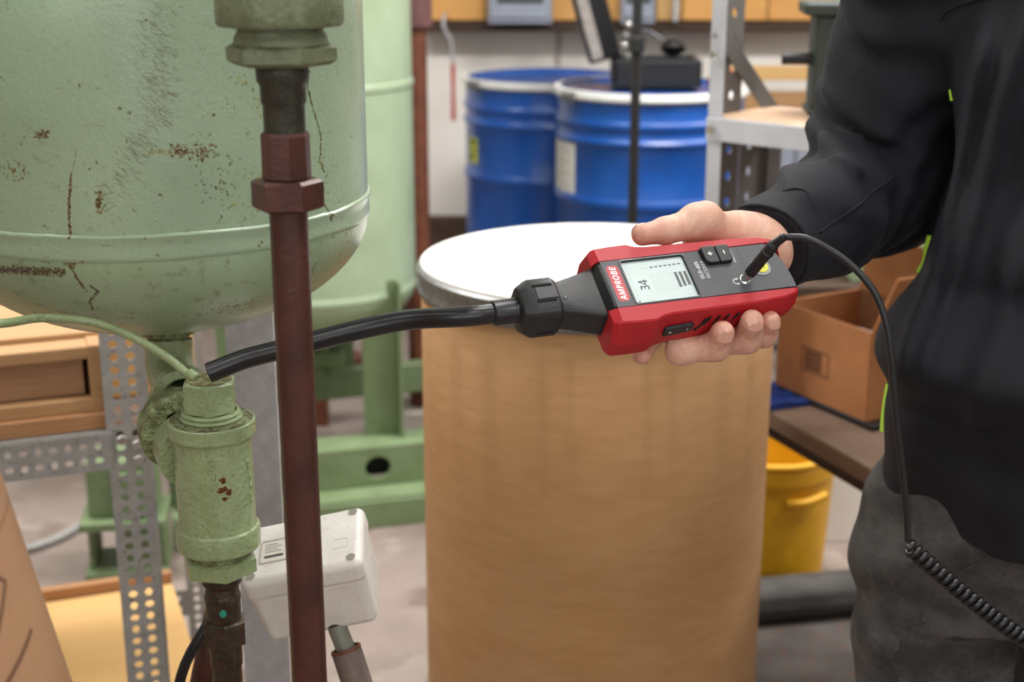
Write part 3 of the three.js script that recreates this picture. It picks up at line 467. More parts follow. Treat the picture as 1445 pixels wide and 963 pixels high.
  const lcd = canvasTexture(LW, LH, (x) => {
    speckle(x, LW, LH, 0xbccbc9, 0xb2c2c0, [30, 40], 9, 1.2);
    x.fillStyle = '#93a3a2'; x.fillRect(0, ly(0.0245), LW, 4); x.fillStyle = '#94a3a2'; x.fillRect(lx(-0.0205), 0, 3, LH * 0.13);
    x.fillStyle = '#23282a'; x.textAlign = 'center'; x.textBaseline = 'middle'; x.font = 'bold 165px sans-serif'; x.save(); x.translate(lx(0.0035), ly(0.0352)); x.scale(0.86, 0.98); x.fillText('34', 0, 0); x.restore();
    for (let i = 0; i < 8; i++) { const l = 0.0455 + i * 0.00475, w0 = 0.0152 - i * 0.0007, w1 = -0.0068; if (i < 5) { x.strokeStyle = '#93a09c'; x.lineWidth = 4; x.strokeRect(lx(w0), ly(l), lx(w1) - lx(w0), 30); } else { x.fillStyle = '#363c3b'; x.fillRect(lx(w0 - 0.001), ly(l), lx(w1 - 0.0004) - lx(w0 - 0.001), 39); } }
    for (let i = 0; i < 9; i++) { x.fillStyle = i < 2 ? '#9fadab' : '#343b3c'; x.fillRect(lx(-0.0148 - 0.0001 * i), ly(0.0385 + i * 0.00475), i < 2 ? 12 : 21, 40); }
    x.fillStyle = '#2d3233'; x.fillRect(lx(0.0228), ly(0.0235), 22, 22);
  });
  { const g = new THREE.PlaneGeometry(0.0645, 0.0498); const p = g.attributes.position, uv = g.attributes.uv; for (let i = 0; i < p.count; i++) { const l = 0.052 + p.getX(i), w = p.getY(i); uv.setXY(i, (0.025 - w) / 0.05, 1 - (l - 0.0195) / 0.0655); p.setXYZ(i, l, -0.0009, w); } g.setIndex([0, 1, 2, 1, 3, 2]); g.computeVertexNormals();
    part(t, 'display', g, phys({ map: lcd, roughness: 0.35 }), 'pale grey-green display showing 34'); }
  // plus and minus keys on the face
  const flat = (s, depth, bevel) => extrude(s, depth, bevel, 2, 10).rotateX(-Math.PI / 2);       // shape (x, y) -> local (l, -w)
  const keyShape = (l0, l1, r0, r1) => { const s = new THREE.Shape(), y0 = 0.0085, y1 = 0.0285; s.moveTo(l0 + r0, y0); s.lineTo(l1 - r1, y0); s.absarc(l1 - r1, y0 + r1, r1, -Math.PI / 2, 0); s.lineTo(l1, y1 - 0.002); s.absarc(l1 - 0.002, y1 - 0.002, 0.002, 0, Math.PI / 2); s.lineTo(l0 + 0.002, y1); s.absarc(l0 + 0.002, y1 - 0.002, 0.002, Math.PI / 2, Math.PI); s.lineTo(l0, y0 + r0); s.absarc(l0 + r0, y0 + r0, r0, Math.PI, Math.PI * 1.5); return s; };
  part(t, 'key_base', flat(keyShape(0.1018, 0.1325, 0.007, 0.005), 0.0022, 0.0004).translate(0, 0.001, 0), M.blackGloss);
  const bar = (l, w, a, b) => box(a, 0.0003, b, l, 0.0061, w, 0.0001);
  for (const [n, l0, l1, r0, r1] of [['plus_key', 0.1028, 0.1168, 0.0062, 0.0012], ['minus_key', 0.1176, 0.1316, 0.0012, 0.0045]]) {
    const k = part(t, n, flat(keyShape(l0, l1, r0, r1), 0.004, 0.0009).translate(0, 0.0021, 0), M.keyBlack), c = (l0 + l1) / 2;
    part(k, 'printed_sign', n === 'plus_key' ? merge(bar(c, -0.019, 0.0012, 0.0048), bar(c, -0.019, 0.0048, 0.0012)) : bar(c, -0.019, 0.0012, 0.0044), M.printWhite);
  }
  // power key: yellow-green ring with its sign
  const pw = part(t, 'power_key', lathe([[0, 0.001], [0.0102, 0.001], [0.0102, 0.0022], [0.0092, 0.0028], [0.0, 0.0029]], 40).translate(0.157, 0, 0.0005), std({ color: 0x8d8f92, roughness: 0.4 }));
  part(pw, 'yellow_cap', lathe([[0, 0.0028], [0.0075, 0.0028], [0.0072, 0.0036], [0, 0.0038]], 32).translate(0.157, 0, 0.0005), std({ color: 0xd2cf3a, roughness: 0.45 }));
  part(pw, 'power_sign', merge(new THREE.TorusGeometry(0.0026, 0.0005, 6, 24, 5.2).rotateZ(-2.2).rotateX(-Math.PI / 2).rotateY(Math.PI / 2).translate(0.157, 0.0039, 0.0005), box(0.0026, 0.0006, 0.0009, 0.1548, 0.0039, 0.0005, 0.0002)), M.black);
  part(t, 'jack_socket', lathe([[0.0028, 0.001], [0.0058, 0.001], [0.0058, 0.0022], [0.005, 0.003], [0.003, 0.003]], 28).translate(0.1353, 0, 0.0125), M.chrome);
  // rocker key and grip slots on the near side
  const side = new THREE.Group(); side.name = 'side_rocker'; t.add(side);
  const rk = (s, d, b) => extrude(s, d, b, 2, 10);
  part(side, 'rocker_pad', rk(rrect(0.031, 0.0135, 0.0036), 0.004, 0.001), M.keyBlack);
  part(side, 'printed_sign', merge(box(0.003, 0.0008, 0.0003, -0.009, 0, 0.0041, 0.0001), box(0.0008, 0.003, 0.0003, -0.009, 0, 0.0041, 0.0001)), M.printWhite);
  part(side, 'printed_sign', box(0.0008, 0.003, 0.0003, 0.009, 0, 0.0041, 0.0001), M.printWhite);
  side.position.copy(D(0.0605, 0.0418, -0.0205)); side.rotation.set(0.12, 0.06, 0.02);
  for (let i = 0; i < 5; i++) { const g = new THREE.CapsuleGeometry(0.0011, 0.011, 4, 10).rotateZ(-0.45).translate(0.0895 + i * 0.0098, -0.0155, 0.0424 - i * 0.0002); part(t, 'grip_slot', boxUV(g), M.blackGloss); }
  part(t, 'grip_edge', rod(D(0.0795, 0.0426, -0.028), D(0.0885, 0.0424, -0.011), 0.0014), M.blackGloss);
  // black nose: collar, four-sided taper, cap nut with slots, sleeve, flexible probe
  const sq = (l, hw, nt, nb, r, wc = 0, m = 5) => { const out = [], cn = (nt + nb) / 2, hn = (nt - nb) / 2; for (const [sx2, sy2, a0] of [[1, 1, 0], [-1, 1, 1], [-1, -1, 2], [1, -1, 3]]) for (let k = 0; k < m; k++) { const a = (a0 + k / (m - 1)) * Math.PI / 2; out.push(D(l, wc + sx2 * (hw - r) + r * Math.cos(a), cn + sy2 * (hn - r) + r * Math.sin(a))); } return out.reverse(); };
  part(t, 'nose_collar', loft([sq(-0.0082, 0.0285, -0.0078, -0.0405, 0.004), sq(-0.0062, 0.0292, -0.0056, -0.0418, 0.004), sq(-0.0022, 0.0268, 0.0006, -0.043, 0.003), sq(0.0, 0.0262, 0.0012, -0.043, 0.003)], 0.5), M.rubber);
  part(t, 'nose_taper', loft([sq(-0.056, 0.0178, -0.0055, -0.039, 0.009), sq(-0.046, 0.0186, -0.0055, -0.0395, 0.0085), sq(-0.03, 0.022, -0.0068, -0.0395, 0.006), sq(-0.012, 0.0268, -0.0072, -0.04, 0.0042), sq(-0.0065, 0.0277, -0.007, -0.04, 0.004)], 0.55), M.housing);
  const axisN = -0.0222;
  const cap = part(t, 'cap_nut', loft([sq(-0.0855, 0.0155, -0.0065, -0.038, 0.0125), sq(-0.0838, 0.0182, -0.004, -0.0405, 0.012), sq(-0.076, 0.0218, -0.0008, -0.0437, 0.0115), sq(-0.073, 0.0226, 0.0001, -0.0446, 0.0115), sq(-0.0515, 0.0226, 0.0001, -0.0446, 0.0115), sq(-0.0475, 0.0205, -0.0025, -0.042, 0.0105)], 0.5), M.housing);
  for (const w of [-0.0085, 0.0085]) part(cap, 'slot', box(0.019, 0.002, 0.0032, -0.0625, 0.0001, w, 0.0008), M.slotBlack);
  part(cap, 'slot', box(0.018, 0.0021, 0.0018, -0.0625, -0.031, 0.0224, 0.0008), M.slotBlack);
  part(cap, 'locking_tab', box(0.02, 0.0012, 0.0135, -0.0605, 0.0003, 0, 0.0005), M.housing);
  part(t, 'locking_pin', lathe([[0, -0.0072], [0.0018, -0.0072], [0.0018, -0.0056], [0.0012, -0.0050], [0, -0.0050]], 16).translate(-0.042, 0, 0.004), M.blackGloss);
  const path = [D(-0.086, 0, axisN), D(-0.106, 0, axisN)];
  part(t, 'sleeve', toward(lathe([[0.0, 0], [0.0104, 0], [0.0116, 0.0012], [0.0116, 0.0205], [0.0122, 0.0215], [0.0122, 0.0255], [0, 0.0256]].map(([r, y]) => [r, y]), 40), D(-0.1085, 0, axisN), D(-0.083, 0, axisN)), M.probeBlack);
  // the probe bends down to the valve cap; its points are places in the room
  const inv = DEV_FRAME.clone().invert(), P = (x, y, z) => V(x, y, z).applyMatrix4(inv);
  const tip = V(-0.276, 1.1092, -1.233), tail = world(-0.106, 0, axisN), back = world(-0.04, 0, axisN), dirOut = tail.clone().sub(back).normalize();
  const pts = [tip, V(-0.2455, 1.1201, -1.2389), V(-0.2130, 1.1288, -1.2394), V(-0.1743, 1.1389, -1.2404), V(-0.1357, 1.1487, -1.2413), V(-0.0973, 1.1563, -1.2426), tail.clone().addScaledVector(dirOut, 0.025), tail].map((q) => P(q.x, q.y, q.z));
  const curve = new THREE.CatmullRomCurve3(pts, false, 'centripetal'), outer = new THREE.TubeGeometry(curve, 120, 0.0094, 28, false), inner = new THREE.TubeGeometry(curve, 120, 0.0076, 28, false); inner.index.array.reverse();
  { const n = inner.attributes.normal; for (let i = 0; i < n.count; i++) n.setXYZ(i, -n.getX(i), -n.getY(i), -n.getZ(i)); }
  const t0 = curve.getTangentAt(0), lip = new THREE.TorusGeometry(0.0085, 0.0009, 8, 28).applyQuaternion(new THREE.Quaternion().setFromUnitVectors(V(0, 0, 1), t0)).translate(pts[0].x, pts[0].y, pts[0].z);
  part(t, 'probe_tube', merge(outer, inner, lip), M.probeBlack, 'flexible black probe tube with an open tip');
}

// ---------------------------------------------------------------- headphone lead
{
  const t = thing('headphone_cable', 'black headphone cable plugged into the detector and ending in a coil over the jeans', 'cable');
  const a = world(0.1353, 0.0125, 0.002), b = world(0.1375, 0.0125, 0.0095), c = world(0.1478, 0.0122, 0.05), up = c.clone().sub(a).normalize();
  part(t, 'plug_ring', rod(a, b, 0.0042, 20), M.chrome);
  part(t, 'plug_body', rod(b, c, 0.0056, 24), M.rubber);
  const rings = []; for (let i = 0; i < 3; i++) { const p0 = c.clone().addScaledVector(up, -0.012 + i * 0.0055); rings.push(rod(p0, p0.clone().addScaledVector(up, 0.003), 0.0064 - i * 0.0006, 18)); }
  part(t, 'strain_relief', merge(rod(c, c.clone().addScaledVector(up, 0.012).add(V(0.004, 0, 0)), 0.0041, 16), ...rings), M.rubber);
  const e = c.clone().addScaledVector(up, 0.0115).add(V(0.0038, 0, 0));
  part(t, 'lead', tube([e, V(0.2505, 1.2285, -1.2665), V(0.2660, 1.2285, -1.262), V(0.2871, 1.2196, -1.2547), V(0.3095, 1.2036, -1.2501), V(0.3288, 1.1808, -1.2434), V(0.3389, 1.1557, -1.2381), V(0.3448, 1.1265, -1.2348), V(0.3507, 1.0862, -1.2334), V(0.3581, 1.0442, -1.2347), V(0.3681, 0.9936, -1.2376), V(0.3756, 0.9492, -1.2403), V(0.3765, 0.939, -1.24)], 0.0033, 160, 12), M.rubber);
  const p0 = V(0.3765, 0.9345, -1.24), p1 = V(0.553, 0.806, -1.219), d = p1.clone().sub(p0), L = d.length(), turns = 29, u = d.clone().normalize(), s = new THREE.Vector3().crossVectors(u, V(0, 1, 0)).normalize(), v = new THREE.Vector3().crossVectors(s, u), hp = [];
  for (let i = 0; i <= turns * 16; i++) { const k = i / 16, ang = k * 2 * Math.PI, q = i / (turns * 16); hp.push(p0.clone().addScaledVector(u, L * q).add(V(0, -0.008 * Math.sin(q * Math.PI), 0)).addScaledVector(s, 0.0056 * Math.cos(ang)).addScaledVector(v, 0.0056 * Math.sin(ang))); }
  part(t, 'coil', new THREE.TubeGeometry(new THREE.CatmullRomCurve3(hp), turns * 30, 0.0034, 10), phys({ color: 0x17171a, roughness: 0.3 }));
}

// ---------------------------------------------------------------- the person holding it
{
  const facing = V(-0.45, 0, 0.893), right = V(-0.893, 0, -0.45);          // he faces the viewer's left; his right side
  const person = thing('person', 'person in a black jacket and dark grey jeans holding the red detector by its grip', 'person', V(0.62, 0, -1.53));
  const here = person.position, inv = DEV_FRAME.clone().invert();
  // ---- hand, in the detector's axes (l, w, n), right hand, palm against its far side, fingers round below
  const H = (l, w, n) => V(l, n, w);
  const F = [  // joints and radii from knuckle to tip
    { j: [H(0.113, -0.05, -0.064), H(0.078, -0.008, -0.0655), H(0.054, 0.02, -0.0645), H(0.037, 0.041, -0.0605)], r: [0.0135, 0.0118, 0.0108, 0.0092] },
    { j: [H(0.126, -0.036, -0.068), H(0.0755, 0.043, -0.0585), H(0.1025, 0.0545, -0.043), H(0.1022, 0.0542, -0.0205)], r: [0.0142, 0.0132, 0.0124, 0.0114] },
    { j: [H(0.149, -0.036, -0.068), H(0.114, 0.039, -0.062), H(0.137, 0.052, -0.041), H(0.131, 0.0522, -0.0115)], r: [0.014, 0.0128, 0.0122, 0.0113] },
    { j: [H(0.168, -0.038, -0.066), H(0.146, 0.033, -0.063), H(0.159, 0.0465, -0.046), H(0.1565, 0.0478, -0.0215)], r: [0.0128, 0.0114, 0.0108, 0.0098] },
  ];
  const thumb = { j: [H(0.176, -0.07, -0.036), H(0.118, -0.068, -0.008), H(0.082, -0.0605, -0.005), H(0.0545, -0.0555, -0.0015)], r: [0.021, 0.0158, 0.0128, 0.0102] };
  const wrist = H(0.2126, -0.0635, -0.05), inWrist = H(0.275, -0.11, -0.075);
  const fingers = F.map(({ j, r }) => [0, 1, 2].map((i) => cone(j[i], j[i + 1], r[i], r[i + 1])));
  const thumbs = [0, 1, 2].map((i) => cone(thumb.j[i], thumb.j[i + 1], thumb.r[i], thumb.r[i + 1]));
  const palm = [...F.map(({ j }, i) => cone(wrist.clone().lerp(j[0], 0.15), j[0], 0.019, 0.0145 - i * 0.0003)), cone(H(0.165, -0.062, -0.05), H(0.125, -0.062, -0.035), 0.019, 0.0135)];
  const webs = [0, 1, 2].map((i) => cone(F[i].j[0], F[i + 1].j[0], 0.0125, 0.012));
  const bumps = [cone(thumb.j[1].clone().add(V(0.002, 0.004, -0.002)), thumb.j[1].clone().add(V(0.012, 0.004, -0.003)), 0.0135, 0.0155)];
  const fore = cone(wrist, inWrist, 0.033, 0.04), heel = cone(wrist, thumb.j[0], 0.029, 0.0215);
  const hand = (x, y, z) => {
    let p = 1; for (const q of palm) p = smin(p, q(x, y, z), 0.012); for (const q of webs) p = smin(p, q(x, y, z), 0.008);
    p = smin(p, fore(x, y, z), 0.02); p = smin(p, heel(x, y, z), 0.016);
    let th = Math.min(1, thumbs[0](x, y, z)); th = smin(th, thumbs[1](x, y, z), 0.007); th = smin(th, thumbs[2](x, y, z), 0.005); for (const q of bumps) th = smin(th, q(x, y, z), 0.012);
    p = smin(p, th, 0.013);
    for (const f of fingers) { let d = smin(smin(f[0](x, y, z), f[1](x, y, z), 0.008), f[2](x, y, z), 0.009); p = smin(p, d, 0.0028); }
    // creases over the joints of thumb and fingers, and skin unevenness
    const wv = 0.0005 * (vnoise(x * 90 + 40, y * 90 + z * 50 + 40, 4096, 4096, 5) - 0.5);
    return p + wv;
  };
  const handGeo = nets(hand, V(0.015, -0.11, -0.13), V(0.275, 0.03, 0.072), 0.0023); handGeo.applyMatrix4(DEV_FRAME); handGeo.translate(-here.x, -here.y, -here.z);
  // ---- the rest of the body, under the clothes
  const W = (x, y, z) => V(x - here.x, y - here.y, z - here.z);
  const w0 = wrist.clone().applyMatrix4(DEV_FRAME).sub(here), elbow = W(0.425, 1.207, -1.655), shoulder = W(0.47, 1.5, -1.655);
  const chest = W(0.66, 1.38, -1.56), neck = W(0.66, 1.58, -1.57), head = W(0.645, 1.77, -1.52), pelvis = W(0.605, 0.9, -1.52);
  const lsh = chest.clone().addScaledVector(right, -0.2).add(V(0, 0.13, 0)), lel = lsh.clone().add(V(0.05, -0.3, -0.03)), lwr = lel.clone().add(V(0.0, -0.25, 0.08));
  const hipR = pelvis.clone().addScaledVector(right, 0.092).add(V(0, -0.11, 0)), hipL = pelvis.clone().addScaledVector(right, -0.092).add(V(0, -0.11, 0));
  const leg = (hip, out) => [[hip, hip.clone().add(V(0.005, -0.33, 0.01)).addScaledVector(facing, 0.03), 0.078, 0.05], [hip.clone().add(V(0.005, -0.33, 0.01)).addScaledVector(facing, 0.03), hip.clone().add(V(0.0, -0.71, -0.01)), 0.048, 0.032], [hip.clone().add(V(0, -0.72, 0)), hip.clone().add(V(0, -0.755, 0)).addScaledVector(facing, 0.15), 0.03, 0.025]].map((q) => cone(...q));
  const bodyParts = [cone(pelvis, chest, 0.1, 0.11), cone(chest.clone().addScaledVector(right, 0.08), chest.clone().addScaledVector(right, -0.08), 0.085, 0.085), cone(chest, neck, 0.09, 0.055), cone(neck, head, 0.052, 0.06), cone(shoulder, chest, 0.045, 0.08), cone(lsh, chest, 0.045, 0.08), cone(shoulder, elbow, 0.05, 0.042), cone(elbow, w0.clone().addScaledVector(w0.clone().sub(elbow).normalize(), -0.02), 0.042, 0.03), cone(lsh, lel, 0.05, 0.042), cone(lel, lwr, 0.04, 0.027), cone(lwr, lwr.clone().add(V(-0.01, -0.1, 0.03)), 0.03, 0.022), ...leg(hipR), ...leg(hipL), cone(hipR, hipL, 0.09, 0.09)];
  const hx = (x, y, z) => { const q = V(x, y, z).sub(head), f = q.dot(facing), s = q.dot(right); return Math.sqrt((f / 1.2) ** 2 + (q.y / 1.4) ** 2 + s * s) - 0.078; };
  const nose = cone(head.clone().addScaledVector(facing, 0.088).add(V(0, 0.02, 0)), head.clone().addScaledVector(facing, 0.105).add(V(0, -0.02, 0)), 0.009, 0.014);
  const ears = [1, -1].map((s) => cone(head.clone().addScaledVector(right, s * 0.08).add(V(0, 0.025, 0)), head.clone().addScaledVector(right, s * 0.078).add(V(0, -0.02, 0)), 0.014, 0.01));
  const bodyF = (x, y, z) => { let d = 1; for (const q of bodyParts) d = smin(d, q(x, y, z), 0.05); d = smin(d, hx(x, y, z), 0.03); d = smin(d, nose(x, y, z), 0.012); for (const e of ears) d = smin(d, e(x, y, z), 0.008); return d; };
  const bodyGeo = nets(bodyF, V(-0.45, 0.0, -0.42), V(0.5, 1.93, 0.42), 0.014);
  const skin = phys({ vertexColors: true, roughness: 0.5, bumpMap: BUMP.skin, bumpScale: 0.0006, sheen: 0.15, sheenColor: new THREE.Color(0xffd8c8), sheenRoughness: 0.5 });
  const paint = (g, tips) => { const q = boxUV(g), p = q.attributes.position, c = new Float32Array(p.count * 3), base = new THREE.Color(0xd6a68e), pink = new THREE.Color(0xc07e6c), pale = new THREE.Color(0xe0b8a2), k = new THREE.Color(), v = V(0, 0, 0);
    for (let i = 0; i < p.count; i++) { v.fromBufferAttribute(p, i); const n = fbm(v.x * 4 + 10.3, v.y * 4 + v.z * 3 + 10.7, 64, 64, 3, 12); k.copy(base).lerp(pale, Math.min(1, Math.max(0, (n - 0.45) * 3))); let m = 0; for (const [t, r] of tips) m = Math.max(m, 1 - Math.min(1, v.distanceTo(t) / r)); const b = vnoise(v.x * 260 + 300, v.y * 260 + v.z * 190 + 300, 4096, 4096, 8); k.lerp(pink, Math.min(0.85, m * 0.9 * (0.6 + 0.6 * b) + 0.14 * b)); c[i * 3] = k.r; c[i * 3 + 1] = k.g; c[i * 3 + 2] = k.b; }
    q.setAttribute('color', new THREE.BufferAttribute(c, 3)); return q; };
  const tipsW = [...F.map(({ j }) => [j[3].clone().applyMatrix4(DEV_FRAME).sub(here), 0.026]), ...F.map(({ j }) => [j[2].clone().applyMatrix4(DEV_FRAME).sub(here), 0.02]), [thumb.j[3].clone().applyMatrix4(DEV_FRAME).sub(here), 0.03], [thumb.j[1].clone().applyMatrix4(DEV_FRAME).sub(here), 0.02]];
  const all = (() => { const gs = [paint(handGeo, tipsW), paint(bodyGeo, [])]; for (const g of gs) for (const k of Object.keys(g.attributes)) if (!['position', 'normal', 'uv', 'color'].includes(k)) g.deleteAttribute(k); return mergeGeometries(gs); })();
  const body = part(person, 'body', all, skin);
  // ---- nails
  const nailMat = phys({ color: 0xcc9985, roughness: 0.36 });
  const nail = (a, b, out, back, len, wid) => { // a thin curved plate that follows the skin at the end of the finger
    const dir = b.clone().sub(a).normalize(), o = out.clone().sub(dir.clone().multiplyScalar(out.dot(dir))).normalize(), s = new THREE.Vector3().crossVectors(dir, o), rows = [];
    const skinAt = (p) => { let lo = 0, hi = 0.03; for (let i = 0; i < 22; i++) { const m = (lo + hi) / 2, q = p.clone().addScaledVector(o, m); hand(q.x, q.y, q.z) < 0 ? (lo = m) : (hi = m); } return (lo + hi) / 2; };
    for (let i = 0; i <= 14; i++) {
      const q = i / 14, e = Math.abs(2 * q - 1), hw = wid * Math.pow(Math.max(0.0, 1 - Math.pow(e, q > 0.5 ? 5 : 3)), 0.5) + 0.0002, top = [], low = [];
      for (let k = -6; k <= 6; k++) { const p = b.clone().addScaledVector(dir, (q - 0.5) * len - back).addScaledVector(s, (k / 6) * hw), x = skinAt(p), edge = Math.max(Math.abs(k) / 6, e) > 0.94; top.push(p.clone().addScaledVector(o, x + (edge ? 0.0004 : 0.0011))); low.push(p.clone().addScaledVector(o, x - 0.001)); }
      rows.push([...top, ...low.reverse()]);
    }
    return loft(rows, 0.9).applyMatrix4(DEV_FRAME).translate(-here.x, -here.y, -here.z);
  };
  part(body, 'fingernail', nail(F[1].j[2], F[1].j[3], H(-0.12, 1, 0), -0.0032, 0.017, 0.0076), nailMat);
  part(body, 'fingernail', nail(F[2].j[2], F[2].j[3], H(-0.02, 1, 0), -0.0032, 0.0168, 0.0075), nailMat);
  part(body, 'fingernail', nail(F[3].j[2], F[3].j[3], H(0.12, 1, 0), -0.0028, 0.0142, 0.0063), nailMat);
  part(body, 'fingernail', nail(thumb.j[2], thumb.j[3], H(-0.1, -1, -0.15), 0.001, 0.016, 0.0078), nailMat);

  // ---- jacket: torso and sleeves with folds
  const ell = (rows) => (x, y, z) => { // stacked ellipses: [y, centre x, centre z, half across, half deep]
    let i = 0; while (i < rows.length - 2 && y > rows[i + 1][0]) i++; const a = rows[i], b = rows[i + 1], t = Math.min(1, Math.max(0, (y - a[0]) / (b[0] - a[0]))), tt = t * t * (3 - 2 * t), L = (k) => a[k] + (b[k] - a[k]) * tt;
    const dx = x - L(1), dz = z - L(2), s = dx * right.x + dz * right.z, f = dx * facing.x + dz * facing.z, e = Math.sqrt((s / L(3)) ** 2 + (f / L(4)) ** 2); return (e - 1) * Math.min(L(3), L(4)) * 0.9;
  };
  const o = (x, z) => [x - here.x, z - here.z];
  const torso = ell([[0.86, ...o(0.606, -1.505), 0.178, 0.14], [0.95, ...o(0.604, -1.495), 0.18, 0.146], [0.995, ...o(0.604, -1.485), 0.182, 0.152], [1.05, ...o(0.582, -1.478), 0.197, 0.165], [1.14, ...o(0.636, -1.495), 0.18, 0.15], [1.25, ...o(0.658, -1.52), 0.17, 0.14], [1.38, ...o(0.644, -1.55), 0.178, 0.135], [1.5, ...o(0.65, -1.57), 0.17, 0.115], [1.6, ...o(0.665, -1.575), 0.07, 0.07]]);
  const cuff = w0.clone().addScaledVector(elbow.clone().sub(w0).normalize(), -0.014);
  const axis = elbow.clone().sub(cuff), AL = axis.length(), ua = axis.clone().normalize();
  const mid = cuff.clone().lerp(elbow, 0.5).add(V(0, -0.006, 0));
  const arm = [cone(cuff, mid, 0.0465, 0.061), cone(mid, elbow, 0.061, 0.07), cone(elbow.clone().add(V(0.01, 0.0, 0.0)), elbow.clone().add(V(0.06, -0.004, -0.004)), 0.068, 0.052), cone(elbow, shoulder, 0.08, 0.088), cone(shoulder, W(0.58, 1.48, -1.59), 0.084, 0.1), cone(lsh, lel, 0.082, 0.07), cone(lel, lwr, 0.065, 0.05), cone(lsh, W(0.7, 1.5, -1.56), 0.08, 0.085)];
  const upA = shoulder.clone().sub(elbow), UL = upA.length(), uu = upA.clone().normalize();
  const jacketF = (x, y, z) => {
    const ra = smin(smin(arm[0](x, y, z), arm[1](x, y, z), 0.02), arm[2](x, y, z), 0.03); let d = smin(ra, arm[3](x, y, z), 0.035);
    d = smin(d, arm[4](x, y, z), 0.06);
    const near = d;
    // folds gathered in the crook of the elbow and along both halves of the sleeve
    if (near < 0.03 && near > -0.03) {
      const px = x - elbow.x, py = y - elbow.y, pz = z - elbow.z, a = px * uu.x + py * uu.y + pz * uu.z, b = -(px * ua.x + py * ua.y + pz * ua.z), inner = -(px * 0.8 - pz * 0.35);  // distances up the upper arm and down the forearm
      const k = sm(-0.06, 0.07, inner);
      if (a > -0.02) d += (0.006 * Math.sin(a * 125 + px * 46 + 1.2 + 2.4 * vnoise(px * 14 + 40, py * 14 + pz * 9 + 40, 999, 999, 3)) * Math.exp(-((a - 0.045) ** 2) / 0.0032)) * k;
      if (b > 0.0) d += 0.0046 * Math.sin(b * 115 + py * 90 + 2.6 * vnoise(px * 16 + 60, py * 16 + pz * 9 + 60, 999, 999, 4)) * Math.exp(-((b - 0.075) ** 2) / 0.007) * (0.35 + 0.65 * k);
      d += 0.0028 * Math.sin(a * 34 - px * 40 + pz * 22) * sm(0.03, 0.14, a);
      d += 0.006 * (vnoise(x * 15 + 50, y * 15 + z * 11 + 50, 999, 999, 6) - 0.5);
    }
    let t = torso(x, y, z);
    if (Math.abs(t) < 0.06) { // long folds that run from the shoulder to the hem, deeper at the open front
      const s = x * right.x + z * right.z, f = x * facing.x + z * facing.z;
      for (const [s0, k, w, h, lo, hi] of [[0.102, 0.115, 0.012, 0.017, 1.02, 1.43], [0.066, 0.15, 0.013, 0.015, 1.02, 1.47], [0.128, 0.02, 0.008, 0.008, 1.24, 1.42], [0.0, 0.16, 0.018, 0.014, 0.95, 1.3]]) t -= h * Math.exp(-(((s - s0 - (1.385 - y) * k) / w) ** 2)) * sm(0, 0.05, f) * sm(lo, lo + 0.07, y) * sm(hi, hi - 0.07, y);
      t += 0.007 * Math.sin(s * 38 + y * 9.5 + 1.4 + 1.5 * vnoise(s * 5 + 20, y * 3 + 20, 999, 999, 9)) * sm(-0.02, 0.09, f) * (0.45 + 0.55 * sm(1.42, 1.05, y)) + 0.0035 * Math.sin(s * 21 - y * 44) * sm(0.0, 0.1, f) + 0.006 * (vnoise(x * 9 + 30, y * 9 + z * 7 + 30, 999, 999, 11) - 0.5);
    }
    const la = smin(smin(arm[5](x, y, z), arm[6](x, y, z), 0.03), arm[7](x, y, z), 0.05);
    t = smin(t, la, 0.03); d = smin(d, t, 0.012 + 0.05 * sm(1.26, 1.42, y + here.y));
    // openings: hem, cuffs, collar
    const hem = 0.872 - 0.12 * Math.max(0, x * facing.x + z * facing.z - 0.02) + 0.004 * Math.sin(x * 20) - y; d = Math.max(d, hem);
    const c = (x - cuff.x) * ua.x + (y - cuff.y) * ua.y + (z - cuff.z) * ua.z; d = Math.max(d, x < cuff.x + 0.12 ? -c : -1);
    return Math.max(d, y - 1.59);
  };
  const jacketMat = phys({ map: mottled(0x1b1b22, 0x141419, 0.2, { seed: 91 }), roughness: 0.66, specularIntensity: 0.45, bumpMap: BUMP.weave, bumpScale: 0.0006, sheen: 0.34, sheenColor: new THREE.Color(0x707080), sheenRoughness: 0.55 });
  const jg = nets(jacketF, V(-0.46, 0.83, -0.4), V(0.42, 1.63, 0.3), 0.0072);
  const jacket = part(person, 'jacket', boxUV(jg), jacketMat);
  // raised seams on the near sleeve, cuff hem, a shoulder seam
  const onSleeve = (t, ang, off = 0) => { // a point on the forearm sleeve, t from cuff to elbow
    const c = cuff.clone().lerp(elbow, t), e1 = new THREE.Vector3().crossVectors(ua, V(0, 1, 0)).normalize(), e2 = new THREE.Vector3().crossVectors(e1, ua), d = e1.clone().multiplyScalar(Math.cos(ang)).addScaledVector(e2, Math.sin(ang));
    let lo = 0.02, hi = 0.12; for (let i = 0; i < 24; i++) { const m = (lo + hi) / 2, p = c.clone().addScaledVector(d, m); jacketF(p.x, p.y, p.z) < 0 ? (lo = m) : (hi = m); } return c.addScaledVector(d, (lo + hi) / 2 + off);
  };
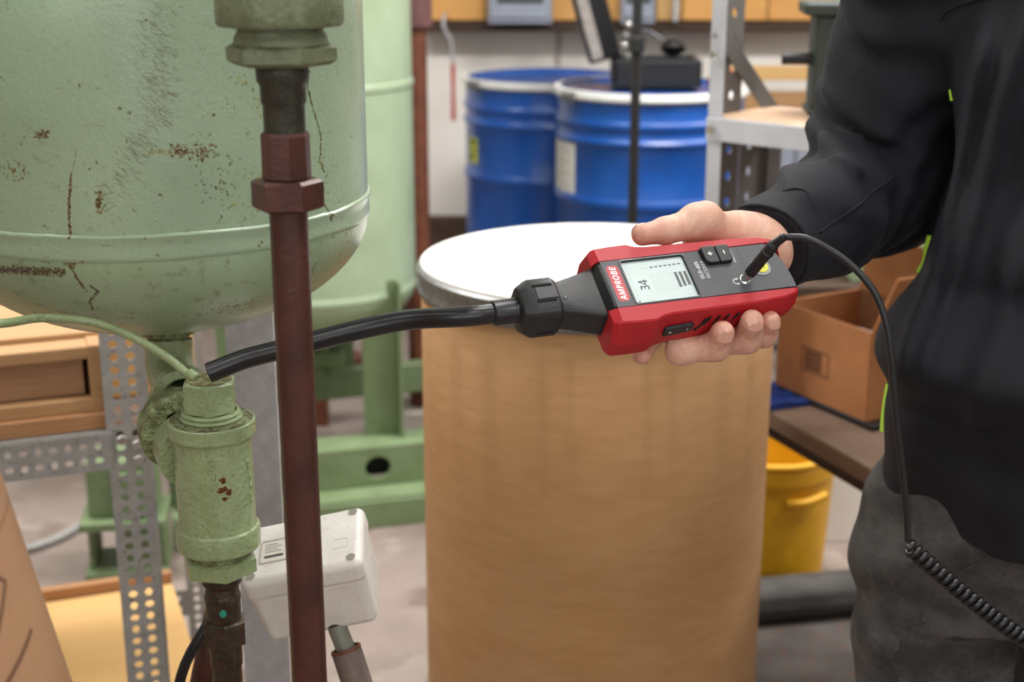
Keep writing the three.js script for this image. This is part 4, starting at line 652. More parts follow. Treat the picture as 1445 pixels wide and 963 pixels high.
  SLEEVE_SEAMS: {
    const camLocal = V(0, 1.5, 0).sub(here);
    // which way round faces the viewer
    let best = 0, bd = 9; for (let a = 0; a < 6.28; a += 0.1) { const p = onSleeve(0.4, a), k = p.distanceTo(camLocal); if (k < bd) { bd = k; best = a; } }
    const s1 = []; for (let i = 0; i <= 14; i++) s1.push(onSleeve(0.1 + i * 0.045, best - 0.1 + 0.02 * i, -0.0002)); part(jacket, 'seam', tube(s1, 0.0016, 60, 6), jacketMat);
    const s2 = []; for (let i = 0; i <= 12; i++) s2.push(onSleeve(0.16 + 0.01 * Math.sin(i), best - 0.02 + 0.1 * i, -0.0006)); part(jacket, 'seam', tube(s2, 0.0012, 50, 6), jacketMat);
    const hemRing = []; for (let i = 0; i < 32; i++) hemRing.push(onSleeve(0.014, i / 32 * 6.2832, -0.0015)); part(jacket, 'cuff_hem', tube(hemRing, 0.0024, 120, 8, true), jacketMat);
  }
  // yoke seam below the shoulder, laid on the cloth
  const snap = (p) => { for (let i = 0; i < 12; i++) { const e = 0.002, f0 = jacketF(p.x, p.y, p.z), g = V(jacketF(p.x + e, p.y, p.z) - f0, jacketF(p.x, p.y + e, p.z) - f0, jacketF(p.x, p.y, p.z + e) - f0).divideScalar(e); p.addScaledVector(g, -f0 / Math.max(g.lengthSq(), 0.2)); } return p; };
    part(jacket, 'seam', tube([V(0.459, 1.403, -1.555), V(0.461, 1.412, -1.548), V(0.471, 1.42, -1.539), V(0.49, 1.426, -1.531), V(0.509, 1.431, -1.522), V(0.527, 1.436, -1.513)].map((p) => snap(p.sub(here))), 0.002, 60, 6), jacketMat);
  // lime piping along the open front and the side
  const onTorso = (y, ang, off = 0) => { const c = V(0.615 - here.x, y, -1.5 - here.z), d = V(Math.sin(ang), 0, Math.cos(ang)); let lo = 0.05, hi = 0.34; for (let i = 0; i < 26; i++) { const m = (lo + hi) / 2, p = c.clone().addScaledVector(d, m); torso(p.x, p.y, p.z) < 0 ? (lo = m) : (hi = m); } return c.addScaledVector(d, (lo + hi) / 2 + off); };
  const strip = (pts, r) => { const g = tube(pts, r, 40, 8); return g; };
  for (const [y0, y1, ang, r] of [[0.985, 0.926, -2.03, 0.0105], [1.165, 1.122, -2.0, 0.006], [1.277, 1.253, -2.0, 0.004], [1.345, 1.318, -2.0, 0.004]])
    part(jacket, 'lime_piping', strip([0, 1, 2, 3].map((i) => onTorso(y0 + (y1 - y0) * i / 3, ang, 0.0005)), r), M.lime, 'lime green piping at the jacket edge');
  part(jacket, 'zip', strip(Array.from({ length: 16 }, (_, i) => snap(onTorso(0.86 + i * 0.042, -0.32, 0.001))), 0.004), M.rubber);

  // ---- jeans
  const legs = (hip) => { const knee = hip.clone().add(V(0.005, -0.33, 0.01)).addScaledVector(facing, 0.03), ank = hip.clone().add(V(0, -0.72, -0.01)); return [cone(hip, knee, 0.112, 0.085), cone(knee, ank, 0.075, 0.066)]; };
  const jl = [...legs(hipR), ...legs(hipL)], seat = ell([[0.6, ...o(0.60, -1.52), 0.19, 0.12], [0.74, ...o(0.604, -1.515), 0.178, 0.125], [0.86, ...o(0.604, -1.505), 0.18, 0.13], [0.93, ...o(0.607, -1.5), 0.172, 0.128], [1.0, ...o(0.607, -1.5), 0.16, 0.115]]);
  const jeansF = (x, y, z) => { let d = smin(smin(jl[0](x, y, z), jl[1](x, y, z), 0.03), 9, 0.01); d = Math.min(d, smin(jl[2](x, y, z), jl[3](x, y, z), 0.03)); const s = Math.max(seat(x, y, z), 0.745 - y); d = smin(d, s, 0.035);
    if (Math.abs(d) < 0.03) { const q = x * right.x + z * right.z; d += 0.0045 * Math.sin(y * 62 + q * 34 + 2.2 * vnoise(x * 9 + 70, y * 9 + z * 5 + 70, 999, 999, 21)) * sm(0.55, 0.72, y) * sm(0.93, 0.8, y) + 0.0055 * (vnoise(x * 13 + 90, y * 13 + z * 9 + 90, 999, 999, 22) - 0.5); }
    return Math.max(d, y - 0.955, 0.05 - y); };
  const denim = std({ map: texture(512, 512, (u, v) => { const t = fbm(u, v, 7, 9, 5, 51), k = fbm(u, v, 90, 90, 2, 52); return mix(hex(0x322f2d), hex(0x565250), Math.min(1, Math.max(0, (t - 0.5) * 2.2 + 0.42 + (k - 0.5) * 0.5))); }, 0.3), roughness: 0.88, bumpMap: BUMP.twill, bumpScale: 0.0007 });
  const jeans = part(person, 'jeans', boxUV(nets(jeansF, V(-0.32, 0.02, -0.28), V(0.34, 1.0, 0.3), 0.009)), denim);
  const onJeans = (y, ang, off) => { const c = V(0.612 - here.x, y, -1.515 - here.z), d = V(Math.sin(ang), 0, Math.cos(ang)); let lo = 0.05, hi = 0.34; for (let i = 0; i < 26; i++) { const m = (lo + hi) / 2, p = c.clone().addScaledVector(d, m); jeansF(p.x, p.y, p.z) < 0 ? (lo = m) : (hi = m); } return c.addScaledVector(d, (lo + hi) / 2 + off); };
  part(jeans, 'pocket_seam', tube([0, 1, 2, 3, 4, 5].map((i) => onJeans(0.865 - 0.022 * i + 0.002 * i * i, -0.62 - 0.11 * i, 0.0005)), 0.0016, 40, 6), denim);
  // ---- hair and boots
  const hairF = (x, y, z) => { const q = V(x, y, z).sub(head), f = q.dot(facing), s = q.dot(right), d = Math.sqrt((f / 1.22) ** 2 + (q.y / 1.42) ** 2 + s * s) - 0.086; return Math.max(d, -(Math.sqrt((f / 1.2) ** 2 + (q.y / 1.4) ** 2 + s * s) - 0.074), f * 0.8 - q.y - 0.0 + (f > 0 ? 0.02 : -0.045)); };
  part(person, 'hair', boxUV(nets(hairF, head.clone().addScalar(-0.17), head.clone().addScalar(0.17), 0.01)), std({ color: 0x3a2a1e, roughness: 0.8 }));
  const bootF = (hip) => { const a = hip.clone().add(V(0, -0.73, 0)), b = a.clone().addScaledVector(facing, 0.15).add(V(0, -0.012, 0)), c = a.clone().add(V(0, 0.06, 0)), q = [cone(a, b, 0.05, 0.042), cone(a, c, 0.05, 0.052)]; return (x, y, z) => Math.max(smin(q[0](x, y, z), q[1](x, y, z), 0.03), 0.004 - y); };
  for (const h of [hipR, hipL]) part(person, 'boot', boxUV(nets(bootF(h), V(h.x - 0.26, -0.01, h.z - 0.1), V(h.x + 0.12, 0.15, h.z + 0.26), 0.012)), M.black);
}

// ---------------------------------------------------------------- fibre drum with the white lid
{
  const t = thing('fibre_drum', 'big brown fibreboard drum with a white lid and steel locking ring', 'drum', V(0.139, 0, -2.245));
  part(t, 'body', lathe([[0, 0], [0.284, 0], [0.287, 0.004], [0.287, 0.3], [0.287, 0.6], [0.287, 0.945], [0.284, 0.95], [0, 0.95]], 128), M.kraft);
  part(t, 'base_ring', lathe([[0.287, 0.002], [0.2895, 0.004], [0.2895, 0.024], [0.287, 0.026]], 96), M.ringSteel);
  part(t, 'locking_ring', lathe([[0.287, 0.936], [0.2925, 0.938], [0.294, 0.944], [0.2915, 0.95], [0.2915, 0.962], [0.294, 0.968], [0.2935, 0.975], [0.2885, 0.979], [0.284, 0.978]], 128), M.ringSteel);
  part(t, 'lid', lathe([[0.285, 0.965], [0.2885, 0.978], [0.287, 0.983], [0.281, 0.9845], [0.274, 0.982], [0.268, 0.9795], [0.2, 0.981], [0.1, 0.983], [0, 0.984]], 128), M.lidWhite);
  part(t, 'ring_lever', merge(box(0.1, 0.014, 0.006, 0, 0.957, 0.297, 0.003), box(0.018, 0.02, 0.01, -0.05, 0.957, 0.296, 0.003)).rotateY(2.6), M.ringSteel);
}

// ---------------------------------------------------------------- blue steel drums on a pallet
function blueDrum(label, at, turn, sticker) {
  const t = thing('steel_drum', label, 'drum', at, 'blue steel drums'); t.rotation.y = turn; const R = 0.288;
  const prof = [[0, 0], [R - 0.004, 0], [R, 0.006], [R, 0.012], [R - 0.006, 0.02]];
  const rib = (y, d, w) => { prof.push([R - 0.005, y - w], [R - 0.001, y - w * 0.6], [R + d, y - w * 0.2], [R + d, y + w * 0.2], [R - 0.001, y + w * 0.6], [R - 0.005, y + w]); };
  rib(0.3, 0.004, 0.022); rib(0.555, 0.004, 0.022); rib(0.735, 0.0035, 0.016); rib(0.785, 0.0025, 0.016); prof.push([R - 0.005, 0.82], [R - 0.005, 0.86], [0, 0.862]);
  part(t, 'body', lathe(prof, 96), M.drumBlue);
  part(t, 'clamp_ring', lathe([[R - 0.006, 0.853], [R + 0.005, 0.854], [R + 0.0095, 0.86], [R + 0.0095, 0.87], [R + 0.005, 0.878], [R - 0.006, 0.88], [R - 0.014, 0.878]], 96), M.ringWhite);
  part(t, 'lid', lathe([[R - 0.01, 0.874], [R - 0.02, 0.871], [R - 0.03, 0.862], [0.1, 0.864], [0, 0.866]], 72), M.drumBlue);
  const l = part(t, 'clamp_bolt', merge(rod(V(-0.03, 0.862, R + 0.016), V(0.035, 0.862, R + 0.016), 0.006, 12), box(0.018, 0.03, 0.02, -0.018, 0.862, R + 0.012, 0.004), box(0.018, 0.03, 0.02, 0.02, 0.862, R + 0.012, 0.004)), M.ringSteel); l.rotation.y = -1.0 - turn;
  for (const [name, a0, a1, y0, y1, mat] of sticker) { const rows = 2, g = new THREE.CylinderGeometry(R - 0.0035, R - 0.0035, y1 - y0, 16, 1, true, a0, a1 - a0).translate(0, (y0 + y1) / 2, 0); const m = part(t, name, g, mat); m.rotation.y = -turn; }
  return t;
}
{
  const white = std({ map: canvasTexture(128, 256, (x) => { x.fillStyle = '#e9e8e4'; x.fillRect(0, 0, 128, 256); x.fillStyle = '#9a9a98'; for (let i = 0; i < 12; i++) x.fillRect(16, 22 + i * 17, 60 + 34 * ((i * 7) % 3) / 2, 4); }), roughness: 0.7, side: THREE.DoubleSide });
  const green = std({ map: canvasTexture(64, 128, (x) => { x.fillStyle = '#b9c24a'; x.fillRect(0, 0, 64, 128); x.fillStyle = '#4c5a24'; x.fillRect(10, 12, 44, 22); x.fillRect(10, 56, 44, 10); x.fillRect(10, 84, 30, 28); }), roughness: 0.7, side: THREE.DoubleSide });
  blueDrum('blue steel drum under the open black case, with a white paper label', V(0.42, 0.162, -4.34), 0, [['paper_label', -1.6, -0.96, 0.56, 0.735, white], ['paper_label', -1.6, -0.9, 0.3, 0.42, white]]);
  blueDrum('blue steel drum with a small yellow-green sticker, standing behind the labelled drum', V(0.125, 0.138, -4.87), 0.4, [['hazard_sticker', -1.25, -1.0, 0.6, 0.685, green]]);
  for (const [label, x, z, top] of [['wooden pallet under the blue drum with the paper label', 0.45, -4.34, 0.1615], ['low wooden pallet under the blue drum with the sticker', 0.115, -4.97, 0.1375]]) {
    const t = thing('pallet', label, 'pallet', V(x, 0, z)), n = 5, w = 0.6, d = z < -4.5 ? 0.6 : 0.44;
    for (let i = 0; i < n; i++) part(t, 'plank', box(w, 0.02, 0.1, 0, top - 0.01, -d / 2 + 0.05 + i * (d - 0.1) / (n - 1), 0.003), M.pineLight);
    for (const k of [-0.26, 0, 0.26]) part(t, 'runner', box(0.07, top - 0.021, d, k, (top - 0.021) / 2 + 0.0005, 0, 0.003), M.pineLight);
  }
}
// open black equipment case with a headset and chrome coil
{
  const t = thing('equipment_case', 'open black plastic equipment case standing on the labelled blue drum', 'case', V(0.425, 1.038, -4.37));
  part(t, 'tray', merge(box(0.262, 0.012, 0.2, 0.01, 0.006, 0, 0.005), box(0.262, 0.078, 0.012, 0.01, 0.042, 0.094, 0.005), box(0.262, 0.078, 0.012, 0.01, 0.042, -0.094, 0.005), box(0.012, 0.078, 0.2, -0.115, 0.042, 0, 0.005), box(0.012, 0.078, 0.2, 0.135, 0.042, 0, 0.005)), M.black);
  const foam = part(t, 'foam_insert', box(0.235, 0.03, 0.172, 0.01, 0.028, 0, 0.006), std({ color: 0x2c2c30, roughness: 0.95 }));
  const lid = part(t, 'lid', merge(box(0.3, 0.014, 0.2, 0.15, 0.034, 0, 0.005), box(0.3, 0.05, 0.012, 0.15, 0.012, 0.094, 0.005), box(0.3, 0.05, 0.012, 0.15, 0.012, -0.094, 0.005), box(0.012, 0.05, 0.2, 0.006, 0.012, 0, 0.005), box(0.012, 0.05, 0.2, 0.294, 0.012, 0, 0.005)), M.blackGloss); lid.position.set(-0.122, 0.088, 0); lid.rotation.z = Math.PI / 2 + 0.28; lid.scale.y = 1.8;
  part(lid, 'lid_lining', box(0.274, 0.006, 0.172, 0.15, 0.024, 0, 0.003), std({ map: mottled(0xa9a29c, 0x8c8680, 0.2, { seed: 95 }), roughness: 0.8 }));
  part(lid, 'edge_sheen', box(0.28, 0.018, 0.004, 0.15, 0.026, 0.1015, 0.001), std({ map: mottled(0xa29a96, 0x86807c, 0.1, { seed: 96 }), roughness: 0.4 }));  // pale strip put in for the glossy reflection along the lid edge
  part(lid, 'latch', box(0.014, 0.03, 0.04, 0.302, 0.02, 0, 0.004), M.black);
}
{
  const t = thing('headset', 'black headset with round ear cup lying in the open equipment case', 'headset', V(0.485, 1.13, -4.35));
  part(t, 'ear_cup', boxUV(new THREE.SphereGeometry(0.036, 24, 16)).scale(1.05, 0.8, 0.9).translate(0, 0.022, 0), M.blackGloss);
  part(t, 'ear_pad', new THREE.TorusGeometry(0.03, 0.009, 10, 24).rotateX(1.2).translate(0, 0.018, 0.012), M.black);
  part(t, 'headband', tube([V(-0.02, 0.03, 0), V(-0.05, 0.055, -0.01), V(-0.085, 0.07, -0.02), V(-0.115, 0.05, -0.02), V(-0.12, 0.02, -0.02)], 0.0045, 40, 8), std({ color: 0x6a6a6e, roughness: 0.35, metalness: 0.5 }));
}
{
  const t = thing('metal_probe', 'shiny chrome jointed probe standing up in the equipment case', 'probe', V(0.343, 1.083, -4.36));
  for (let i = 0; i < 5; i++) part(t, 'joint', lathe([[0.004, 0], [0.011, 0.002], [0.012, 0.012], [0.009, 0.018], [0.004, 0.019]], 16).translate(0.006 * Math.sin(i * 2), 0.0 + i * 0.031, 0), i % 2 ? M.ringSteel : M.chrome);
  part(t, 'stem', rod(V(0, 0, 0), V(0.004, 0.16, 0), 0.004, 12), M.ringSteel);
}
{
  const t = thing('plastic_funnel', 'small red plastic funnel upside down on the labelled blue drum', 'funnel', V(0.648, 1.035, -4.42));
  part(t, 'cone', lathe([[0.045, 0], [0.047, 0.002], [0.046, 0.01], [0.018, 0.06], [0.012, 0.066]], 32), M.red);
  part(t, 'spout', lathe([[0.012, 0.064], [0.009, 0.1], [0.006, 0.101]], 24), M.red);
}
{
  const t = thing('black_pole', 'thin black upright pole standing before the blue drums', 'pole', V(0.311, 0, -3.6));
  part(t, 'shaft', lathe([[0, 0.02], [0.0125, 0.02], [0.0125, 2.2], [0, 2.2]], 20), M.black);
  part(t, 'foot', lathe([[0, 0], [0.14, 0], [0.14, 0.012], [0.03, 0.026], [0.0, 0.028]], 40), M.black);
  part(t, 'clamp_collar', lathe([[0.0125, 1.195], [0.021, 1.2], [0.021, 1.235], [0.0125, 1.24]], 20), M.black);
}
{ // hook-ended tool that hangs from the shelf
  const t = thing('hanging_hook_tool', 'bent steel hook with a long red handle hanging below the wall shelf', 'tool', V(-0.222, 0.792, -5.4));
  part(t, 'handle', lathe([[0, 0], [0.008, 0.001], [0.0085, 0.02], [0.007, 0.12], [0.0085, 0.2], [0.007, 0.215], [0, 0.216]], 20), M.red);
  part(t, 'hook', tube([V(0, 0.214, 0), V(-0.001, 0.265, 0), V(-0.006, 0.3, 0), V(-0.024, 0.33, 0), V(-0.034, 0.36, 0), V(-0.032, 0.385, -0.012), V(-0.024, 0.395, -0.03)], 0.0065, 50, 10), M.galvanised);
}
// ---------------------------------------------------------------- the timber shelf along the back wall
{
  const t = thing('wall_shelf', 'long timber shelf with orange pine front boards along the back wall', 'shelf', V(0.47, 0, -5.53));
  part(t, 'beam', box(1.76, 0.038, 0.04, 0.03, 1.14, 0.05, 0.006), M.darkWood);
  part(t, 'shelf_board', box(1.76, 0.026, 0.14, 0.03, 1.173, 0.005, 0.004), M.darkWood);
  const xs = [-0.81, -0.57, -0.325, -0.05, 0.07, 0.165, 0.49, 0.9];
  for (let i = 0; i < xs.length - 1; i++) part(t, 'front_board', box(xs[i + 1] - xs[i] - 0.006, 0.4, 0.024, (xs[i] + xs[i + 1]) / 2, 1.362, 0.07 + 0.003 * (i % 2), 0.004), [M.pine, M.pineLight, M.pine][i % 3]);
}
const greyBox = (label, x, w, y) => {
  const t = thing('switch_box', label, 'box', V(x, y, -5.395), 'grey metal boxes on the wall shelf');
  part(t, 'casing', box(w, 0.26, 0.08, 0, 0.13, 0, 0.006), M.greyBox); part(t, 'cover', box(w - 0.016, 0.23, 0.012, 0, 0.135, 0.044, 0.004), M.greyBox); part(t, 'dark_slot', box(w * 0.72, 0.02, 0.006, 0, 0.085, 0.05, 0.002), M.machineGreen);
};
greyBox('wide grey metal box fixed to the pine boards above the blue drum with the sticker', 0.03, 0.235, 1.155);
greyBox('narrow grey metal box fixed to the pine boards behind the open case lid', 0.465, 0.125, 1.155);
solo('steel_hanger', 'thin dark steel hanger strip on the pine boards, beside the rack post', 'hanger', box(0.02, 0.2, 0.02, 0.61, 1.26, -5.42, 0.004), M.galvanised);
solo('green_card', 'pale green card fixed to the pine boards above the dark green machine', 'card', box(0.08, 0.14, 0.006, 1.25, 1.28, -5.43, 0.002), std({ color: 0xb4d8a4, roughness: 0.7 }));

// ---------------------------------------------------------------- rear tank on its green skid, with the brown pipe beside it
{
  const t = thing('rear_tank', 'taller pale green tank on a green steel skid behind the pressure tank', 'tank', V(-0.53, 0, -3.75)), R = 0.268;
  part(t, 'shell', lathe([[R, 0.575], [R, 1.0], [R, 1.1], [R + 0.004, 1.105], [R + 0.004, 1.118], [R, 1.123], [R, 2.2]], 96), M.rearPaint);
  const low = []; for (let i = 0; i <= 24; i++) { const a = -Math.PI / 2 + (i / 24) * Math.PI / 2; low.push([R * Math.pow(Math.cos(a), 0.9), 0.575 + 0.125 * Math.sin(a)]); } part(t, 'lower_head', lathe(low, 96, 0), M.rearPaint);
  const top = []; for (let i = 0; i <= 16; i++) { const a = (i / 16) * Math.PI / 2; top.push([R * Math.cos(a), 2.2 + 0.12 * Math.sin(a)]); } part(t, 'upper_head', lathe(top, 96, 0), M.rearPaint);
  part(t, 'weld_band', lathe([[R - 0.001, 0.566], [R + 0.003, 0.57], [R + 0.003, 0.576], [R + 0.001, 0.585], [R - 0.001, 0.59]], 96), M.rearPaint);
  for (const [x, z, a] of [[0.185, 0.17, 0.2], [-0.2, 0.16, 0.2], [0.02, -0.19, 0.2]]) { const L = new THREE.Shape(); L.moveTo(-0.05, 0); L.lineTo(0.05, 0); L.lineTo(0.05, -0.05); L.lineTo(0.042, -0.05); L.lineTo(0.042, -0.008); L.lineTo(-0.05, -0.008); L.closePath(); part(t, 'leg', extrude(L, 0.42).rotateX(-Math.PI / 2).rotateY(a + (z < 0 ? Math.PI : 0)).translate(x, 0.197, z), M.skidPaint); }
  part(t, 'drain_pipe', lathe([[0, 0.3], [0.028, 0.3], [0.028, 0.46], [0, 0.46]], 24), M.skidPaint);
  part(t, 'drain_valve', merge(box(0.1, 0.05, 0.06, 0.02, 0.36, 0.02, 0.012), rod(V(0.02, 0.38, 0.03), V(0.02, 0.42, 0.06), 0.012)), M.skidPaint);
}
{
  const t = thing('steel_skid', 'green painted steel beam skid on the floor under the taller tank', 'skid', V(-0.46, 0, -3.37)); t.rotation.y = 0.28;
  const upper = rrect(0.8, 0.108, 0.004, THREE.Shape, 0, 0); const hole = new THREE.Path(); hole.absellipse(0.135, -0.004, 0.034, 0.030, 0, Math.PI * 2); upper.holes.push(hole);
  part(t, 'lower_beam', merge(box(0.8, 0.012, 0.12, 0, 0.078, -0.06, 0.003), box(0.8, 0.075, 0.012, 0, 0.0375, 0, 0.003), box(0.8, 0.012, 0.12, 0, 0.007, -0.06, 0.003)), M.skidPaint);
  part(t, 'upper_beam', merge(extrude(upper, 0.012, 0.002).translate(0, 0.139, -0.09), box(0.8, 0.012, 0.1, 0, 0.19, -0.13, 0.003)), M.skidPaint);
  part(t, 'back_plate', box(0.78, 0.1, 0.01, 0, 0.138, -0.15, 0.003), M.machineGreen);
  part(t, 'cross_beam', box(0.78, 0.085, 0.05, 0.0, 0.235, -0.52, 0.004), M.skidPaint);
  part(t, 'side_beam', box(0.06, 0.1, 0.75, -0.36, 0.136, -0.42, 0.004), M.skidPaint); part(t, 'side_beam', box(0.06, 0.1, 0.34, 0.36, 0.136, -0.22, 0.004), M.skidPaint);
}
{
  const t = thing('brown_standpipe', 'brown vertical pipe with a wide coupling, standing between the rear tank and the wall', 'pipe', V(-0.272, 0, -4.03));
  part(t, 'pipe_run', lathe([[0, 0.126], [0.03, 0.126], [0.034, 0.13], [0.034, 1.25], [0, 1.25]], 32), M.brownPipe);
  part(t, 'plinth', box(0.16, 0.124, 0.16, 0, 0.062, 0, 0.006), std({ map: mottled(0xb4aca2, 0x9c948a, 0.2, { seed: 101 }), roughness: 0.85 }));
  part(t, 'coupling', lathe([[0.034, 1.23], [0.05, 1.235], [0.05, 1.6], [0.034, 1.61]], 32), std({ map: mottled(0x7a5252, 0x664242, 0.2, { seed: 97 }), roughness: 0.6 }));
}
solo('pipe_stub', 'short reddish brown pipe lying across behind the rear tank leg', 'pipe', merge(rod(V(-0.64, 0.21, -4.2), V(-0.43, 0.21, -4.18), 0.034, 28), box(0.05, 0.18, 0.05, -0.6, 0.09, -4.2, 0.003)), M.brownPipe);
{
  const t = thing('machine_foot', 'green cast machine foot on the floor beneath the slotted shelf', 'machine foot', V(-0.95, 0, -3.16)); t.rotation.y = 0.15;
  part(t, 'base_flange', box(0.19, 0.022, 0.16, 0.02, 0.011, 0, 0.004), M.skidPaint); part(t, 'web', box(0.1, 0.11, 0.1, 0.065, 0.077, 0, 0.004), M.skidPaint); part(t, 'stiffener', box(0.014, 0.11, 0.13, -0.06, 0.077, -0.02, 0.003), M.skidPaint);
  part(t, 'top_flange', box(0.2, 0.022, 0.17, 0.02, 0.143, 0, 0.004), M.skidPaint); part(t, 'bearing_block', box(0.16, 0.14, 0.12, 0.02, 0.224, -0.01, 0.008), M.skidPaint); part(t, 'bearing_cap', box(0.07, 0.1, 0.03, 0.045, 0.215, 0.06, 0.006), M.skidPaint);
}
solo('grey_hose', 'grey hose lying in an arc on the concrete floor under the shelf', 'hose', tube([V(-1.42, 0.012, -3.2), V(-1.28, 0.012, -3.2), V(-1.17, 0.012, -3.28), V(-1.1, 0.012, -3.44), V(-1.09, 0.012, -3.62)], 0.011, 60, 10), M.rackGrey);

// ---------------------------------------------------------------- slotted rack at the left with crate and boards
{
  const t = thing('slotted_rack', 'grey slotted steel angle rack holding the wooden crate', 'rack', V(-0.585, 0, -2.035)); t.rotation.y = 0.356;
  const slotted = (w, h, cols, pitch, y0, rx, ry) => { const s = new THREE.Shape(); s.moveTo(-w / 2, 0); s.lineTo(w / 2, 0); s.lineTo(w / 2, h); s.lineTo(-w / 2, h); s.closePath(); let i = 0; for (let y = y0; y < h - 0.02; y += pitch, i++) for (const [k, x] of cols.entries()) { const p = new THREE.Path(), flip = (i + k) % 2; p.absellipse(x, y, flip ? rx : ry, flip ? ry : rx, 0, Math.PI * 2); s.holes.push(p); } return s; };
  // front post: a wide slotted flange and a plain return
  const H = 0.985;
  part(t, 'post', merge(extrude(slotted(0.064, H, [-0.0125, 0.0115], 0.0205, 0.02, 0.0072, 0.0062), 0.003, 0, 1, 5), plank(0.003, H, 0.045, 0.0325, H / 2, -0.0195)), M.rackGrey);
  part(t, 'post', merge(extrude(slotted(0.064, H, [-0.0125, 0.0115], 0.0205, 0.02, 0.0072, 0.0062), 0.003, 0, 1, 5), plank(0.003, H, 0.045, -0.0325, H / 2, -0.0195)).translate(-0.95, 0, 0), M.rackGrey);
  for (const x of [0.17, -0.95]) part(t, 'post', extrude(slotted(0.064, H, [-0.0125, 0.0115], 0.0205, 0.02, 0.0072, 0.0062), 0.003, 0, 1, 5).translate(x, 0, -0.62), M.rackGrey);
  const beam = slotted(0.058, 0.92, [-0.0125, 0.0115], 0.0215, 0.02, 0.0068, 0.0055);
  for (const [y, z] of [[0.735, 0.004], [0.735, -0.616], [0.16, 0.004], [0.16, -0.616]]) part(t, 'beam', merge(extrude(beam, 0.003, 0, 1, 5).rotateZ(Math.PI / 2).translate(z < -0.1 ? 0.14 : -0.026, y, z), plank(0.92, 0.003, 0.04, -0.486, y + 0.0295, z - 0.02)), y > 0.5 && z > -0.1 ? M.rackGrey : M.rackGrey);
  for (const z of [0.006]) for (const [x, y] of [[-0.011, 0.752], [0.012, 0.742], [0.012, 0.717]]) part(t, 'bolt', hexNut(0.0085, 0.006).rotateX(Math.PI / 2).translate(x, y, z), M.chrome);
  part(t, 'shelf_board', box(0.98, 0.018, 0.6, -0.46, 0.757 - 0.016 + 0.016, -0.31, 0.003), M.wornWood);
  part(t, 'shelf_board', box(1.1, 0.02, 0.6, -0.44, 0.2, -0.31, 0.003), M.pineLight, 'pale plywood lower shelf');
  part(t, 'shelf_edge', box(1.1, 0.055, 0.02, -0.44, 0.205, -0.625, 0.003), M.crateOrange);
}
{
  const t = thing('wooden_crate', 'open fronted wooden crate with a framed panel on the slotted rack shelf', 'crate', V(-0.585, 0.7665, -2.035)); t.rotation.y = 0.356;
  part(t, 'bottom_board', box(0.66, 0.026, 0.3, -0.35, 0.013, -0.158, 0.003), M.crateOrange);
  part(t, 'front_rail', box(0.66, 0.022, 0.022, -0.35, 0.037, -0.03, 0.003), M.crateWood);
  part(t, 'panel', box(0.61, 0.062, 0.01, -0.36, 0.078, -0.05, 0.002), M.cratePanel);
  part(t, 'end_board', box(0.028, 0.105, 0.28, -0.034, 0.078, -0.158, 0.003), M.crateWood);
  part(t, 'end_board', box(0.028, 0.105, 0.28, -0.666, 0.078, -0.158, 0.003), M.crateWood);
  part(t, 'back_board', box(0.6, 0.105, 0.016, -0.35, 0.078, -0.29, 0.003), M.cratePanel);
  part(t, 'top_rail', box(0.66, 0.02, 0.05, -0.35, 0.118, -0.05, 0.003), M.crateWood);
  part(t, 'top_board', box(0.66, 0.012, 0.22, -0.35, 0.131, -0.185, 0.003), M.crateWood);
}
solo('upright_board', 'pale pine offcut board standing on the rack shelf behind the slotted post', 'board', box(0.14, 0.2, 0.014, 0.055, 0.1, -0.16, 0.003).rotateY(0.356).translate(-0.585, 0.7665, -2.035), M.pineLight);
{
  const t = thing('cardboard_tube', 'wide brown cardboard tube leaning to one side near the slotted rack', 'tube', V(-0.248, 0, -0.872)); t.rotation.z = 0.215;
  const ink = canvasTexture(1024, 1024, (x) => { speckle(x, 1024, 1024, 0xa98260, 0x9b7454, [6, 26], 7, 1.3); x.strokeStyle = '#6a4a34'; x.lineWidth = 4; x.save(); x.translate(718, 860); x.rotate(Math.PI / 4); x.strokeRect(-27, -27, 54, 54); x.strokeRect(-14, -14, 28, 28); x.restore(); x.lineWidth = 5; x.beginPath(); x.moveTo(690, 936); x.lineTo(770, 908); x.stroke(); x.lineWidth = 2.5; x.globalAlpha = 0.6; for (let i = 0; i < 5; i++) { x.beginPath(); x.moveTo(0, 330 + i * 210); x.lineTo(1024, 150 + i * 210); x.stroke(); } });
  ink.wrapS = ink.wrapT = THREE.RepeatWrapping; ink.repeat.set(1 / 0.9, 1 / 0.9); ink.offset.set(0.5, 0);
  const r = 0.145; part(t, 'wall', lathe([[r - 0.008, 0.04], [r, 0.04], [r, 0.5], [r, 1.0], [r, 1.45], [r - 0.008, 1.45], [r - 0.008, 0.04]], 72), std({ map: ink, roughness: 0.7 }));
  part(t, 'end_cap', lathe([[0, 1.435], [r - 0.008, 1.435], [r - 0.008, 1.445], [0, 1.446]], 48), M.paper);
}

